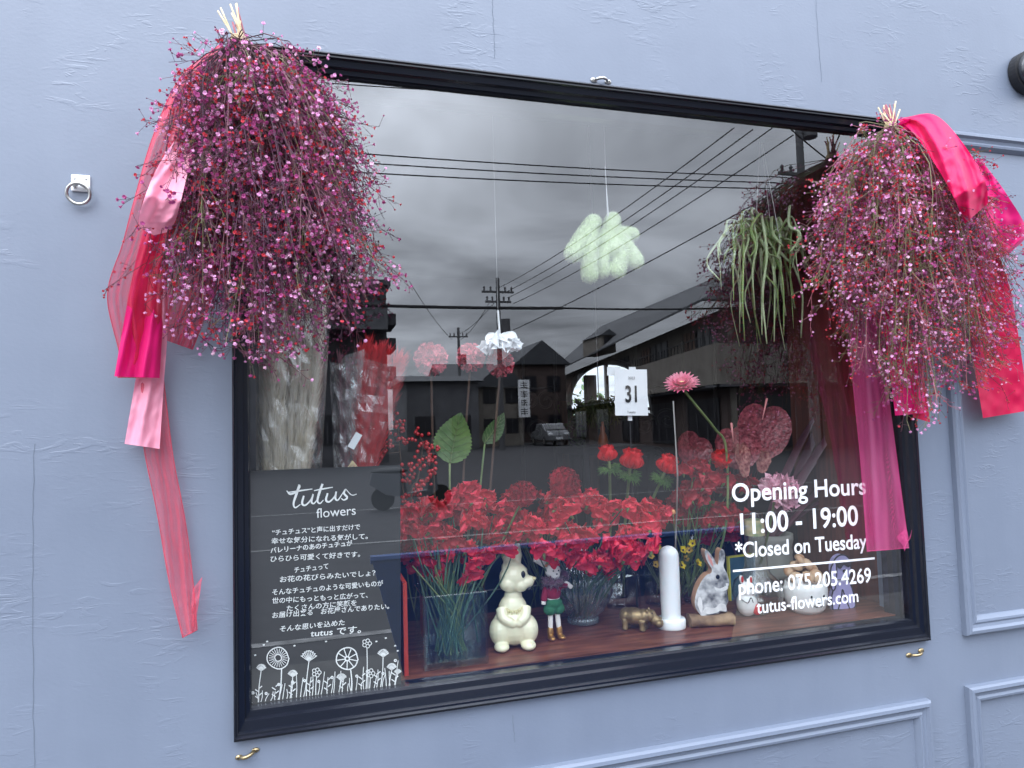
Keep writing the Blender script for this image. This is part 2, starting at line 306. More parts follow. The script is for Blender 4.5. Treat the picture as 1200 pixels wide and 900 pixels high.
M = dict(
 wall=wall_mat(), trim=pbr('blue_trim_paint', (0.174, 0.204, 0.265), 0.38, bump=0.12, bscale=120),
 frame=pbr('navy_frame_paint', (0.007, 0.009, 0.016), 0.2, bump=0.04, bscale=90, spec=0.5),
 crack=pbr('crack_blue_grey', (0.13, 0.158, 0.20), 0.8),  # crack strips, slightly darker than the plaster
 pane=glassy('window_glass', 0.16, (0.93, 0.95, 0.95)),
 white=pbr('white_vinyl', (0.86, 0.86, 0.86), 0.5), chalk=pbr('white_paint_pen', (0.84, 0.84, 0.82), 0.7),
 board=pbr('grey_board', (0.012, 0.014, 0.017), 0.75, bump=0.05, bscale=60),
 steel=pbr('worn_steel', (0.62, 0.60, 0.56), 0.3, 1, bump=0.1, bscale=200), brass=pbr('antique_brass', (0.45, 0.35, 0.2), 0.35, 1, bump=0.2, bscale=150),
 black=pbr('black_iron', (0.012, 0.012, 0.014), 0.5, bump=0.1, bscale=100), lampglass=pbr('lamp_shell', (0.02, 0.022, 0.027), 0.18, coat=0.5),
 wood=pbr('dark_shelf_wood', '#4a261d', 0.42, col2='#8a5643', scale=9, stretch=(1.2, 9, 9), bump=0.12, bscale=9, mid=(0.3, 0.75)),
 redwood=pbr('reddish_panel_wood', '#4a241c', 0.5, col2='#6b382b', scale=7, stretch=(9, 9, 0.8), bump=0.1),
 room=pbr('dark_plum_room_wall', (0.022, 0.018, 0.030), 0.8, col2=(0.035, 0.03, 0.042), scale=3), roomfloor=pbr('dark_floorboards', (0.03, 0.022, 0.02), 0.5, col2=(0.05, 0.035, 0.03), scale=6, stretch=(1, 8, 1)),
 post=pbr('old_timber', '#3b2a22', 0.7, col2='#5d4536', scale=8, stretch=(6, 6, 0.7)),
 mirror=pbr('mirror', (0.85, 0.87, 0.85), 0.02, 1),
 stemP=pbr('purple_stem', '#663a44', 0.7), stemO=pbr('olive_stem', '#6a6644', 0.7), stemD=pbr('dark_dry_stem', '#47293a', 0.8), straw=pbr('straw', '#c9b389', 0.75, col2='#e2cfae', scale=60), stemR=pbr('rosy_stem', '#a4606a', 0.7),
 blMag=pbr('magenta_blossom', '#bb5590', 0.7, trans=0.2), blPink=pbr('pale_pink_blossom', '#eeb0d8', 0.7, trans=0.2), blRed=pbr('coral_blossom', '#d4404f', 0.7, trans=0.2), blDark=pbr('plum_bud', '#642044', 0.7), blWhite=pbr('whitish_blossom', '#ebbdd4', 0.7),
 tulR=tulle('red_tulle', '#f2466a', 0.5), tulR2=tulle('coral_tulle', '#f2506a', 0.42), tulP=tulle('pink_tulle', '#f45aa0', 0.40), tulC=tulle('crimson_tulle', '#d81e50', 0.6),
 satH=pbr('hot_pink_satin', '#ee1478', 0.42, trans=0.25, sheen=0.1, spec=0.35), satL=pbr('pale_pink_satin', '#f6a2b8', 0.4, trans=0.2, sheen=0.1, spec=0.35), satC=pbr('crimson_satin', '#cc1048', 0.45, trans=0.2, sheen=0.05, spec=0.3), satK=pbr('rose_red_satin', '#e81460', 0.42, trans=0.25, sheen=0.05, spec=0.3),
 pampas=pbr('pampas_hair', '#fff9ec', 0.9, trans=0.3), pampasD=pbr('pampas_hair_beige', '#e8dfca', 0.9, trans=0.3), redgrass=pbr('red_feather_grass', '#e8404a', 0.85, trans=0.3), mauve=pbr('mauve_grass', '#8a5664', 0.85),
 cello=glassy('cellophane', 0.10, (0.97, 0.97, 0.97), bump=0.9, bscale=24, rough=0.1, milk=0.16, stretch=(1, 1, 0.45)), cello2=glassy('crinkled_cellophane', 0.16, (0.93, 0.92, 0.94), bump=1.0, bscale=38, rough=0.12, milk=0.3, stretch=(1, 1, 0.4)),
 paper=pbr('white_paper', (0.82, 0.83, 0.84), 0.7), ink=pbr('black_ink', (0.02, 0.02, 0.022), 0.7), inkgrey=pbr('grey_ink', (0.25, 0.25, 0.26), 0.7),
 berry=pbr('red_berry', '#b00c1a', 0.22, coat=0.4), twig=pbr('brown_twig', '#4b372b', 0.8), stemG=pbr('green_stem', '#5c7243', 0.55, col2='#7d8a58', scale=12), stemDG=pbr('deep_green_stem', '#3c5a45', 0.5, col2='#5c7a60', scale=14),
 red=pbr('red_petal', '#d5142f', 0.5, col2='#e42e48', scale=30, trans=0.2, sheen=0.2), redD=pbr('deep_red_petal', '#a81226', 0.5, col2='#c02038', scale=30, trans=0.25), ranu=pbr('ranunculus_petal', '#8c0e22', 0.45, col2='#b01e34', scale=40, trans=0.12), redP=pbr('pinkish_red_petal', '#e62a4a', 0.5, col2='#f04c64', scale=30, trans=0.25), redA=pbr('scarlet_petal', '#e01322', 0.42, trans=0.3), 
 pompom=pbr('red_pompom', '#e8506a', 0.7, col2='#f07a88', scale=40, trans=0.25),
 pink=pbr('pink_petal', '#f0729a', 0.5, col2='#f7a6bb', scale=45, trans=0.25), pale=pbr('pale_pink_petal', '#ee9dba', 0.5, col2='#f8cbd8', scale=35, trans=0.25), cream=pbr('flower_centre', '#e8d69a', 0.7), darkc=pbr('anemone_centre', '#15121c', 0.6),
 frill=pbr('feathery_green', '#5f8a3c', 0.6, col2='#3f6a2a', scale=30, trans=0.2), leaf=pbr('leaf_green', '#6d8a48', 0.45, col2='#4b6e34', scale=22, bump=0.4, bscale=40, trans=0.2), leafD=pbr('leaf_dark', '#36542b', 0.45, col2='#4d703a', scale=22, bump=0.3, trans=0.2),
 anth=pbr('burgundy_waxy_leaf', '#5a1422', 0.34, col2='#93404a', scale=110, bump=1.0, bscale=125, coat=0.05, detail=2), anthP=pbr('mottled_waxy_leaf', '#7a3038', 0.34, col2='#b07a70', scale=110, bump=1.0, bscale=125, coat=0.05, detail=2), spadix=pbr('spadix', '#d98a8a', 0.5),
 rhip=pbr('pale_green_succulent', '#a3b581', 0.5, col2='#bcc9a0', scale=18), rhipD=pbr('deeper_green_succulent', '#6f8a4c', 0.5, col2='#8aa05e', scale=18),
 plush=pbr('pale_green_fleece', '#bdd296', 0.95, col2='#d2e2b4', scale=90, bump=1.0, bscale=260, sheen=0.6), string=pbr('white_string', (0.8, 0.8, 0.8), 0.7),
 vase=glassy('clear_vase_glass', 0.07, (0.96, 0.985, 0.98), power=3), ribvase=glassy('blue_tinted_glass', 0.12, (0.84, 0.91, 0.94), power=2, milk=0.16, milkcol=(0.55, 0.68, 0.74), bscale=30), greenglass=glassy('green_bottle_glass', 0.08, (0.5, 0.66, 0.45), power=3), water=glassy('water', 0.03, (0.95, 0.98, 0.97)),
 ceram=pbr('cream_ceramic', '#ece8c8', 0.28, coat=0.5, sub=0.15), ceramW=pbr('white_ceramic', '#eeeeea', 0.3, coat=0.4, sub=0.1), ceramD=pbr('cream_shading_glaze', '#d8cf9e', 0.35, coat=0.4), eye=pbr('black_glaze', (0.01, 0.01, 0.012), 0.15), pinkg=pbr('pink_glaze', '#d98f86', 0.4),
 gold=pbr('gold_paint', '#a8916a', 0.4, 0.6, col2='#766447', scale=40, bump=0.15, bscale=60), felt=pbr('white_felt', '#e9e5e2', 0.95, bump=0.3, bscale=300), knit=pbr('burgundy_knit', '#8a1f3c', 0.9, bump=0.6, bscale=300), cord=pbr('green_corduroy', '#2f6b4a', 0.9, bump=0.5, bscale=250), scarf=pbr('mauve_fluff', '#6d4a5c', 1.0, bump=1, bscale=200, sheen=0.5), goldboot=pbr('gold_boot', '#b98d52', 0.3, 0.7),
 wax=pbr('white_wax', '#f1f3f3', 0.45, sub=0.3), fur=pbr('printed_grey_fur', '#3c3c3f', 0.6, col2='#d6d5d3', scale=42, detail=8, mid=(0.36, 0.62)), furW=pbr('printed_white_fur', '#cfcdca', 0.6, col2='#eceae6', scale=60), ply=pbr('plywood_edge', '#a97f60', 0.6, col2='#bd9878', scale=20), log=pbr('log_wood', '#6f5640', 0.8, col2='#a58a6a', scale=25, bump=0.5, bscale=40),
 redg=pbr('red_glaze', '#c3262b', 0.35), lav=pbr('lavender_paint', '#a9a3cf', 0.4), outline=pbr('dark_outline', '#23202c', 0.6), mush=pbr('dried_mushroom', '#b98c66', 0.8, col2='#dcc0a0', scale=40), potw=pbr('grey_white_pot', '#9a9c94', 0.6), label=pbr('bottle_label', '#c9b48c', 0.6, col2='#7b8f6a', scale=50), yel=pbr('yellow_edge', '#d8d34a', 0.5), teal=pbr('teal_card', '#3f6478', 0.5, col2='#5a7f8e', scale=15),
 cordy=pbr('purple_strap_leaf', '#4a2434', 0.4, col2='#7a4254', scale=10, stretch=(1, 1, 0.4), trans=0.15), yflow=pbr('yellow_petal', '#e0c81f', 0.5, trans=0.25), yflowD=pbr('ochre_petal', '#a98a2c', 0.6), orange=pbr('orange_red_paint', '#c2412c', 0.5), moss=pbr('trailing_moss', '#4a5a26', 0.8, col2='#6b6a34', scale=30), terra=pbr('terracotta_glass', '#b5623a', 0.3), foil=pbr('bud_orange', '#c98a5a', 0.6),
 asphalt=pbr('asphalt', (0.024, 0.024, 0.028), 0.85, col2=(0.034, 0.033, 0.038), scale=3, bump=0.2, bscale=60), paving=pbr('pavement', (0.065, 0.064, 0.063), 0.85, col2=(0.09, 0.088, 0.086), scale=4), line=pbr('road_paint', (0.3, 0.3, 0.3), 0.7, col2=(0.12, 0.12, 0.12), scale=8),
 conc=pbr('grey_concrete', (0.10, 0.10, 0.108), 0.85, col2=(0.14, 0.14, 0.148), scale=1.2), concD=pbr('dark_concrete', (0.055, 0.055, 0.062), 0.85, col2=(0.08, 0.08, 0.088), scale=1.2), rend=pbr('beige_render', (0.15, 0.132, 0.112), 0.85, col2=(0.20, 0.18, 0.155), scale=1.5), tile=pbr('grey_roof_tiles', (0.035, 0.037, 0.043), 0.7, col2=(0.055, 0.058, 0.064), scale=2, stretch=(1, 1, 6)), dark=pbr('dark_opening', (0.012, 0.012, 0.016), 0.3), shutter=pbr('brown_shutter', (0.16, 0.09, 0.065), 0.7, col2=(0.21, 0.13, 0.09), scale=2), brown=pbr('brown_siding_and_shade', (0.05, 0.035, 0.03), 0.8, col2=(0.075, 0.05, 0.045), scale=2),
 polec=pbr('pole_concrete', (0.10, 0.10, 0.105), 0.8), cable=pbr('black_cable', (0.01, 0.01, 0.012), 0.6), carp=pbr('silver_car_paint', (0.2, 0.205, 0.215), 0.4, 0.3), tyre=pbr('tyre_rubber', (0.015, 0.015, 0.015), 0.8), bluep=pbr('blue_plastic', (0.05, 0.11, 0.30), 0.5, col2=(0.065, 0.135, 0.36), scale=4), scoot=pbr('pale_scooter_paint', (0.10, 0.105, 0.115), 0.4),
)

# ================================================================== the shop front
Z0 = 0.92; WH = 1.2327; WW = 1.5        # window casing: x 0..WW, z Z0..Z0+WH
GX0, GX1, GZ0, GZ1 = 0.026, WW-0.030, Z0+0.045, Z0+WH-0.034
def sweep(mb, x0, x1, z0, z1, prof, mi=0, wl=1, wr=1, wt=1, wb=1):
    # mitred rectangular moulding; prof: (inset from the outer edge, y)
    loops = []
    for ins, y in prof:
        loops.append([(x0+ins*wl, y, z0+ins*wb), (x1-ins*wr, y, z0+ins*wb), (x1-ins*wr, y, z1-ins*wt), (x0+ins*wl, y, z1-ins*wt)])
    vs = [p for lp in loops for p in lp]; k = len(prof)
    fs = [(i*4+j, i*4+(j+1) % 4, (i+1)*4+(j+1) % 4, (i+1)*4+j) for i in range(k-1) for j in range(4)]
    mb.add(vs, fs, mi)
wallt = thing('shop_wall', 'periwinkle blue plastered shop wall with raised panel mouldings', 'wall', (0, 0, 0))
b = MB(); X0, X1, ZT = -3.2, 5.2, 3.5; e = 0.012
b.add([(X0,0,0),(X1,0,0),(X1,0,ZT),(X0,0,ZT),(e,0,Z0+e),(WW-e,0,Z0+e),(WW-e,0,Z0+WH-e),(e,0,Z0+WH-e),
       (e,.12,Z0+e),(WW-e,.12,Z0+e),(WW-e,.12,Z0+WH-e),(e,.12,Z0+WH-e)],
      [(0,1,5,4),(1,2,6,5),(2,3,7,6),(3,0,4,7),(4,5,9,8),(5,6,10,9),(6,7,11,10),(7,4,8,11)])
b.part('plaster', M['wall'], wallt)
PROF = [(0, 0.0), (0.001, -.012), (.005, -.017), (.012, -.018), (.017, -.012), (.024, -.010), (.029, -.013), (.034, -.012), (.040, -.004), (.042, 0.0)]
def panel(px, py, cx, cz, wx, hz):      # corner seen at px,py; cx/cz: which corner (1 = right/top)
    p = at(px, py, -.012); x0 = p.x-(wx if cx else 0); x1 = x0+wx; z0 = p.z-(hz if cz else 0); z1 = z0+hz
    q = MB(); sweep(q, x0, x1, z0, z1, PROF); q.part('panel_moulding', M['trim'], wallt)
zt = at(1180, 160, -.012).z; zb = at(1133, 746, -.012).z
panel(1133, 746, 0, 0, 1.1, zt-zb)
panel(1135, 806, 0, 1, 1.1, .62)
panel(1091, 820, 1, 1, 1.02, .60)
q = at(180, 905, -.012)
# hairline joints in the plaster
def crack(pts, wd=.0012):
    q = MB(); P = [at(x, y, -.0006) for x, y in pts]; P = [p+Vector((R_.uniform(-.0012, .0012), 0, 0)) for p in bez(P, 24)]
    q.grid([[p+Vector((-wd/2, 0, 0)), p+Vector((wd/2, 0, 0))] for p in P]); q.part('hairline_crack', M['crack'], wallt)
crack([(577, -30), (578, 20), (580, 68)], .0009); crack([(955, -30), (958, 30), (963, 96)], .0008)
crack([(40, 520), (38, 700), (40, 910)], .0008); crack([(601, 838), (603, 870)], .0008)

win = thing('shop_window', 'large dark framed display window with white opening hours on the glass', 'window', (WW/2, 0, Z0))
b = MB()
FP = [(0, .0), (0, -.014), (.10, -.016), (.16, -.012), (.24, -.012), (.30, -.006), (.62, -.003), (.70, .004), (.92, .006), (.97, .012), (1.0, .0125), (1.0, .034), (.9, .040)]
sweep(b, 0, WW, Z0, Z0+WH, FP, 0, .026, .030, .034, .045)
b.part('frame', M['frame'], win)
b = MB()        # inner sash seen through the glass
sweep(b, GX0-.004, GX1+.004, GZ0-.004, GZ1+.004, [(0, .041), (.004, .041), (.012, .046), (.016, .058), (.016, .075), (0, .076)], 0, 1, 1.0, 1.2, .3)
b.part('inner_sash', M['frame'], win)
b = MB(); b.add([(GX0-.002, YG, GZ0-.002), (GX1+.002, YG, GZ0-.002), (GX1+.002, YG, GZ1+.002), (GX0-.002, YG, GZ1+.002)], [(0, 1, 2, 3)])
b.part('glass_pane', M['pane'], win)

def text(name, body, mat, parent, pts, y, h=None, bold=0.0, align='LEFT', space=1.0, shear=0.0, jitter=0, fit='both'):
    # pts: left and right pixel of the baseline; fitted to that width, cap height h px
    a = at(*pts[0], y); c = at(*pts[1], y); d = c-a
    cu = bpy.data.curves.new(name, 'FONT'); cu.body = body; cu.size = 1; cu.offset = bold; cu.space_character = space; cu.shear = shear; cu.fill_mode = 'FRONT'; cu.resolution_u = 4
    cu.materials.append(mat)
    o = bpy.data.objects.new(name, cu); C.objects.link(o); bpy.context.view_layer.update()
    bb = o.bound_box; wdt = max(v[0] for v in bb)-min(v[0] for v in bb); x0 = min(v[0] for v in bb)
    sx = d.length/wdt; sy = sx if h is None else h*mm(a)/0.73
    ang = math.atan2(d.z, d.x)
    Mx = Matrix.Translation(a-ORG[parent]) @ Matrix.Rotation(-ang, 4, 'Y') @ Matrix.Rotation(math.pi/2, 4, 'X') @ Matrix.Diagonal((sx, sy, 1, 1)) @ Matrix.Translation((-x0, 0, 0))
    me = bpy.data.meshes.new_from_object(o); bpy.data.objects.remove(o); bpy.data.curves.remove(cu)
    o = bpy.data.objects.new(name, me); C.objects.link(o); o.parent = parent
    o.matrix_local = Mx; ORG[o] = ORG[parent]; return o
yt = YG-.0015
text('opening_hours_lettering', 'Opening Hours', M['white'], win, [(858, 588), (1015, 579)], yt, 22, .016)
text('opening_hours_lettering', '11:00 - 19:00', M['white'], win, [(868, 626), (1006, 615)], yt, 25, .016)
text('opening_hours_lettering', '*Closed on Tuesday', M['white'], win, [(862, 654), (1016, 642)], yt, 18.5, .016)
text('opening_hours_lettering', 'phone: 075.205.4269', M['white'], win, [(866, 697), (1021, 682)], yt, 18.5, .012)
text('opening_hours_lettering', 'tutus-flowers.com', M['white'], win, [(887, 719), (1006, 705)], yt, 15.5, .012)
b = MB(); b.add([at(859, 668, yt), at(1025, 653, yt), at(1025, 655.5, yt), at(859, 670.5, yt)], [(0, 1, 2, 3)]); b.part('ruled_line', M['white'], win)

# ------------------------------------------------------------------ the sign board behind the glass
yb = YG+.010
bt = thing('sign_board', 'charcoal sign board with white hand lettering and doodled flowers behind the glass', 'sign', at(382, 815, yb))
b = MB(); P = [at(292, 828, yb), at(470, 805, yb), at(469, 545, yb), at(293, 552, yb)]; b.prism(P, (0, .005, 0)); b.part('panel', M['board'], bt)
yl = yb-.0012
def stroke(mb, pts, wd, n=14, mi=0, y=None):      # flat brush stroke through pixel points; wd px (list or number)
    P = bez([(x, yy, 0) for x, yy in pts], n); W = lerpl(wd, n) if isinstance(wd, (list, tuple)) else [wd]*(n+1); rows = []
    for i, p in enumerate(P):
        t = P[min(i+1, n)]-P[max(i-1, 0)]; t = t.normalized() if t.length > 1e-9 else Vector((1, 0, 0)); s = Vector((-t.y, t.x, 0))*W[i]/2
        rows.append([at(p.x-s.x, p.y-s.y, y or yl), at(p.x+s.x, p.y+s.y, y or yl)])
    mb.grid(rows, mi)
b = MB()
for pts, wd in (([(336, 575), (340, 579), (348, 576), (352, 570)], [1, 2.2, 2, 1]), ([(351, 568), (347, 580), (344, 590), (346, 595), (352, 591)], [2.5, 3, 2.2, 1.6, 1]),
                ([(338, 577), (352, 575), (366, 573)], [1, 1.8, 1]), ([(356, 581), (354, 590), (358, 592), (364, 586), (367, 579)], [2, 2.6, 2, 1.5, 1.5]), ([(367, 579), (365, 588), (368, 590), (372, 585)], [2, 2.4, 1.6, 1]),
                ([(378, 567), (374, 578), (372, 587), (375, 590), (379, 586)], [2.4, 3, 2.2, 1.6, 1]), ([(368, 575), (378, 573), (390, 571)], [1, 1.8, 1]),
                ([(384, 578), (382, 586), (386, 588), (392, 582), (394, 576)], [2, 2.6, 2, 1.5, 1.5]), ([(394, 576), (393, 584), (396, 586), (401, 579)], [2, 2.4, 1.6, 1]),
                ([(401, 579), (405, 573), (403, 578), (407, 583), (403, 586), (400, 584)], [1, 1.5, 2.4, 2.4, 1.6, 1]), ([(405, 573), (412, 580), (418, 579)], [1, 1, .8])):
    stroke(b, pts, wd)
b.part('logo_lettering', M['chalk'], bt)
text('logo_lettering', 'flowers', M['chalk'], bt, [(371, 607), (417, 603)], yl, 11.5, 0.0)
LN = [('“チュチュス”と声に出すだけで', 319, 627, 422, 620), ('幸せな気分になれる気がして。', 318, 637, 431, 631), ('バレリーナのあのチュチュが', 317, 648, 413, 639), ('ひらひら可愛くて好きです。', 317, 658, 422, 652),
      ('チュチュって', 345, 671, 385, 666), ('お花の花びらみたいでしょ？', 328, 682, 440, 674),
      ('そんなチュチュのような可愛いものが', 319, 697, 449, 686), ('世の中にもっともっと広がって、', 319, 707, 431, 700), ('たくさんの方に笑顔を', 336, 716, 418, 709), ('お届け出来る　お花屋さんでありたい。', 319, 724, 456, 713),
      ('そんな思いを込めた', 328, 740, 404, 732), ('tutus です。', 364, 746, 423, 741)]
for s, x0, y0, x1, y1 in LN:
    text('hand_lettering', s, M['chalk'], bt, [(x0, y0), (x1, y1)], yl, 7.2 if s.startswith('tutus') else 5.5, 0.012, shear=R_.uniform(-.05, .12))
# the doodled meadow along its foot
b = MB(); rr = random.Random(5)
def ring(cx, cy, r, wd, n=20, wob=.06):
    stroke(b, [(cx+r*(1+rr.uniform(-wob, wob))*math.cos(a*2*math.pi/9), cy+r*(1+rr.uniform(-wob, wob))*math.sin(a*2*math.pi/9)) for a in range(10)], wd, 27)
def base_y(x): return 826-(x-294)*.124
def doodle_stem(x0, x1, ytop, wd=1.0): stroke(b, [(x0, base_y(x0)-2), (x0*.55+x1*.45+rr.uniform(-1, 1), (base_y(x0)+ytop)/2), (x1, ytop)], [wd*1.2, wd, wd], 8)
ring(326, 771, 12.5, 1.3); ring(326, 771, 4, 1.2)
for k in range(22):
    a = k*2*math.pi/22; stroke(b, [(326+5*math.cos(a), 771+5*math.sin(a)), (326+11*math.cos(a), 771+11*math.sin(a))], .7, 2)
doodle_stem(327, 330, 784, 1.3)
ring(407, 772, 13, 1.4); ring(407, 772, 2.5, 1.6)
for k in range(9):
    a = k*2*math.pi/9+.2; stroke(b, [(407+3*math.cos(a), 772+3*math.sin(a)), (407+12*math.cos(a), 772+12*math.sin(a))], 1.1, 2)
doodle_stem(412, 411, 785, 1.3)
for x, yy, r in ((362, 768, 10), (449, 765, 7), (306, 782, 6), (459, 781, 6), (400, 793, 6), (343, 789, 6), (466, 787, 4)):
    for k in range(9):
        a = -math.pi/2+(k-4)*.26; stroke(b, [(x, yy+r*.7), (x+r*1.1*math.cos(a), yy+r*.7+r*1.3*math.sin(a))], .9, 2)
        stroke(b, [(x+r*.9*math.cos(a)-1, yy+r*.7+r*1.2*math.sin(a)), (x+r*.9*math.cos(a)+1.2, yy+r*.7+r*1.2*math.sin(a)-.6)], 1.2, 2)
    doodle_stem(x-3, x, yy+r*.7)
for x, yy in ((430, 754), (434, 789), (371, 788)):
    for k in range(5):
        a = k*2*math.pi/5; cx, cy = x+3.4*math.cos(a), yy+3.4*math.sin(a); stroke(b, [(cx+2.2*math.cos(q*1.26), cy+2.2*math.sin(q*1.26)) for q in range(6)], .9, 10)
    doodle_stem(x-1, x, yy+5)
for k in range(34):
    x = 296+k*5.05+rr.uniform(-1.5, 1.5); h = rr.uniform(10, 32); doodle_stem(x, x+rr.uniform(-3, 5), base_y(x)-h, .8); xx = x+rr.uniform(-3, 5)
    if k % 3 == 0: stroke(b, [(x+1+1.3*math.cos(q*1.26), base_y(x)-h+1.3*math.sin(q*1.26)) for q in range(6)], 1.3, 8)
    if k % 4 == 1:
        for j in range(4): stroke(b, [(x+1, base_y(x)-6-j*4), (x+(4.5 if j % 2 else -3.5), base_y(x)-9-j*4)], 1.2, 2)
for x, yy in ((313, 752), (309, 756), (299, 768), (345, 757), (382, 752), (452, 748), (463, 757), (466, 763), (441, 752)): stroke(b, [(x-1, yy), (x+1.2, yy-.6)], 1.6, 2)
b.part('flower_doodle', M['chalk'], bt)

# ------------------------------------------------------------------ the room behind
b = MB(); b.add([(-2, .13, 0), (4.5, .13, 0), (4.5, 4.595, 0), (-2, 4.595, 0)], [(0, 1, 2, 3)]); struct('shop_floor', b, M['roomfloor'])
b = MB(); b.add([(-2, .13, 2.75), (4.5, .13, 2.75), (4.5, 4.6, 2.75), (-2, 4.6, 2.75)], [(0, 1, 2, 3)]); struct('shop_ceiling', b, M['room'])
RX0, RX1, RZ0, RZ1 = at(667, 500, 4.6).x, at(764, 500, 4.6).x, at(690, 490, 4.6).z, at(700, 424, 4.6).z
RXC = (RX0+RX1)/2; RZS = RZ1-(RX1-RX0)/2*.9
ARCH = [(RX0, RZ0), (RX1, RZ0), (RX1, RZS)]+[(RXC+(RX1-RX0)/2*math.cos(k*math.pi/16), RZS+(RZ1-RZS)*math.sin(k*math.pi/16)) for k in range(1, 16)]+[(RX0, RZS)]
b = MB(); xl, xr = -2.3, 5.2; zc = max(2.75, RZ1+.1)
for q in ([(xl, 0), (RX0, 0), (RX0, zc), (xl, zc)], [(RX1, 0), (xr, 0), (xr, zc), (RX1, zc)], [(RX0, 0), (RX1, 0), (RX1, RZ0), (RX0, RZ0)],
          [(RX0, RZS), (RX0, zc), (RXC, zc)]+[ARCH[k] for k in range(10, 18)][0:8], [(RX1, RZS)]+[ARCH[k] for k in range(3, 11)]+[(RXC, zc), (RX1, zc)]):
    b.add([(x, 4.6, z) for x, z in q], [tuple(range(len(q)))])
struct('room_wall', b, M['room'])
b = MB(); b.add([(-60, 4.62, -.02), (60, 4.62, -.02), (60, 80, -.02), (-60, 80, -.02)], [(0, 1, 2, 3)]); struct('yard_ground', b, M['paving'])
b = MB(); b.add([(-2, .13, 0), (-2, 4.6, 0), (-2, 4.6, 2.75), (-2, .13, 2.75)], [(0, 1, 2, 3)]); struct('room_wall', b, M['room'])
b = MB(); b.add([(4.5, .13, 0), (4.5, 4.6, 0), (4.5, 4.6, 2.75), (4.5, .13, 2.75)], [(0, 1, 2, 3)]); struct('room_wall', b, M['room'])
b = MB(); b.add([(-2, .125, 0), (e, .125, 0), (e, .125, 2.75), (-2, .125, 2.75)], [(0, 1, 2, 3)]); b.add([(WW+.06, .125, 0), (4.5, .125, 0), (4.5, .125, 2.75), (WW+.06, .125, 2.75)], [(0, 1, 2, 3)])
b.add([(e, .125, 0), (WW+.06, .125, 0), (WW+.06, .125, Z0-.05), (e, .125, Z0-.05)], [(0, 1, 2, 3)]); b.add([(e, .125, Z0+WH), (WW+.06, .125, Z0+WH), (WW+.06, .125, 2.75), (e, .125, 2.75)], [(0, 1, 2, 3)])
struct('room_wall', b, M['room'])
sh = thing('display_shelf', 'dark brown wooden display shelf along the foot of the window', 'shelf', (WW/2, .25, ZS-.035))
b = MB()
for i in range(3): b.box((-.03, .046+i*.128, ZS-.035), (WW+.03, .046+i*.128+.1265, ZS)); 
b.part('boards', M['wood'], sh)
b = MB(); b.box((-.03, .05, ZS-.12), (WW+.03, .07, ZS-.036)); b.part('apron', M['wood'], sh)
b = MB(); b.box((WW+.002, .084, ZS+.001), (WW+.026, .43, Z0+WH-.02)); b.part('side_panel', M['redwood'], sh)

# ================================================================== the street across the road, seen in the glass
b = MB(); b.add([(-300, -.2, -.13), (300, -.2, -.13), (300, -400, -.13), (-300, -400, -.13)], [(0, 1, 2, 3)]); struct('road', b, M['asphalt'])
b = MB(); b.box((-40, -3.2, -.129), (40, -.002, 0)); struct('pavement', b, M['paving'])
for dd, ln in ((4.1, 'road_line'), (8.3, 'road_line'), (12.2, 'road_line')):
    b = MB(); b.add([across(-40, dd, -.125), across(60, dd, -.125), across(60, dd+.10, -.125), across(-40, dd+.10, -.125)], [(0, 1, 2, 3)]); struct(ln, b, M['line'])
GZ = -.128
def quadbox(mb, a, c, d, z0, z1, mi=0):        # wall slab from a to c (x, d pairs), thickness towards d offset
    (x0, y0), (x1, y1) = a, c; t = Vector((y1-y0, -(x1-x0), 0)).normalized()*d
    p = [across(x0, y0, z0), across(x1, y1, z0), across(x1, y1, z1), across(x0, y0, z1)]
    off = across(t.x, t.y, 0)-across(0, 0, 0); mb.prism(p, off, mi)
# --- corner house with the long side running up the side street
A = math.radians(10.4); DC = 24.0
cor = at(840, 450, DC); ux, uy = math.sin(A), math.cos(A)
zb_ = at(840, 450, DC).z; zp_ = at(840, 402, DC).z; ze_ = at(890, 357, DC).z; LEN = 44
ch = thing('corner_house', 'long old two storey corner house with balconies and a dark tiled roof', 'house', across(cor.x+5, DC+10, GZ))
def S(t, o=0): return (cor.x+ux*t+uy*o, DC+uy*t-ux*o)            # along the side street; o: to the right (into the block)
b = MB()
quadbox(b, S(1.0, 1.0), S(LEN, 1.0), .3, GZ, ze_); quadbox(b, (cor.x+1.2, DC+1.0), (cor.x+22, DC+1.0), -.3, GZ, ze_); b.part('wall', M['rend'], ch)
b = MB(); quadbox(b, S(-.1, 0), S(LEN*.36, 0), .15, zb_, zp_); quadbox(b, (cor.x, DC), (cor.x+22, DC), -.15, zb_, zp_); quadbox(b, S(LEN*.36, .4), S(LEN, .4), .15, zb_+.15, zp_-.5); b.part('balcony_parapet', M['rend'], ch)
b = MB(); quadbox(b, S(0, .15), S(LEN, .15), 1.2, zb_-.12, zb_); quadbox(b, (cor.x+.1, DC+.15), (cor.x+22, DC+.15), -.9, zb_-.12, zb_); b.part('balcony_floor', M['concD'], ch)
b = MB(); P = [S(-.6, -.7), S(LEN, -.7), S(LEN, 5.5), S(5, 5.5)]; zr = ze_+3.4
b.prism([across(*P[0], ze_), across(*P[1], ze_), across(*P[2], zr+1.8), across(*P[3], zr)], (0, 0, .12))
b.prism([across(*P[0], ze_), across(cor.x+24, DC-.6, ze_), across(cor.x+24, DC+6, zr), across(*P[3], zr)], (0, 0, .12)); b.part('roof', M['tile'], ch)
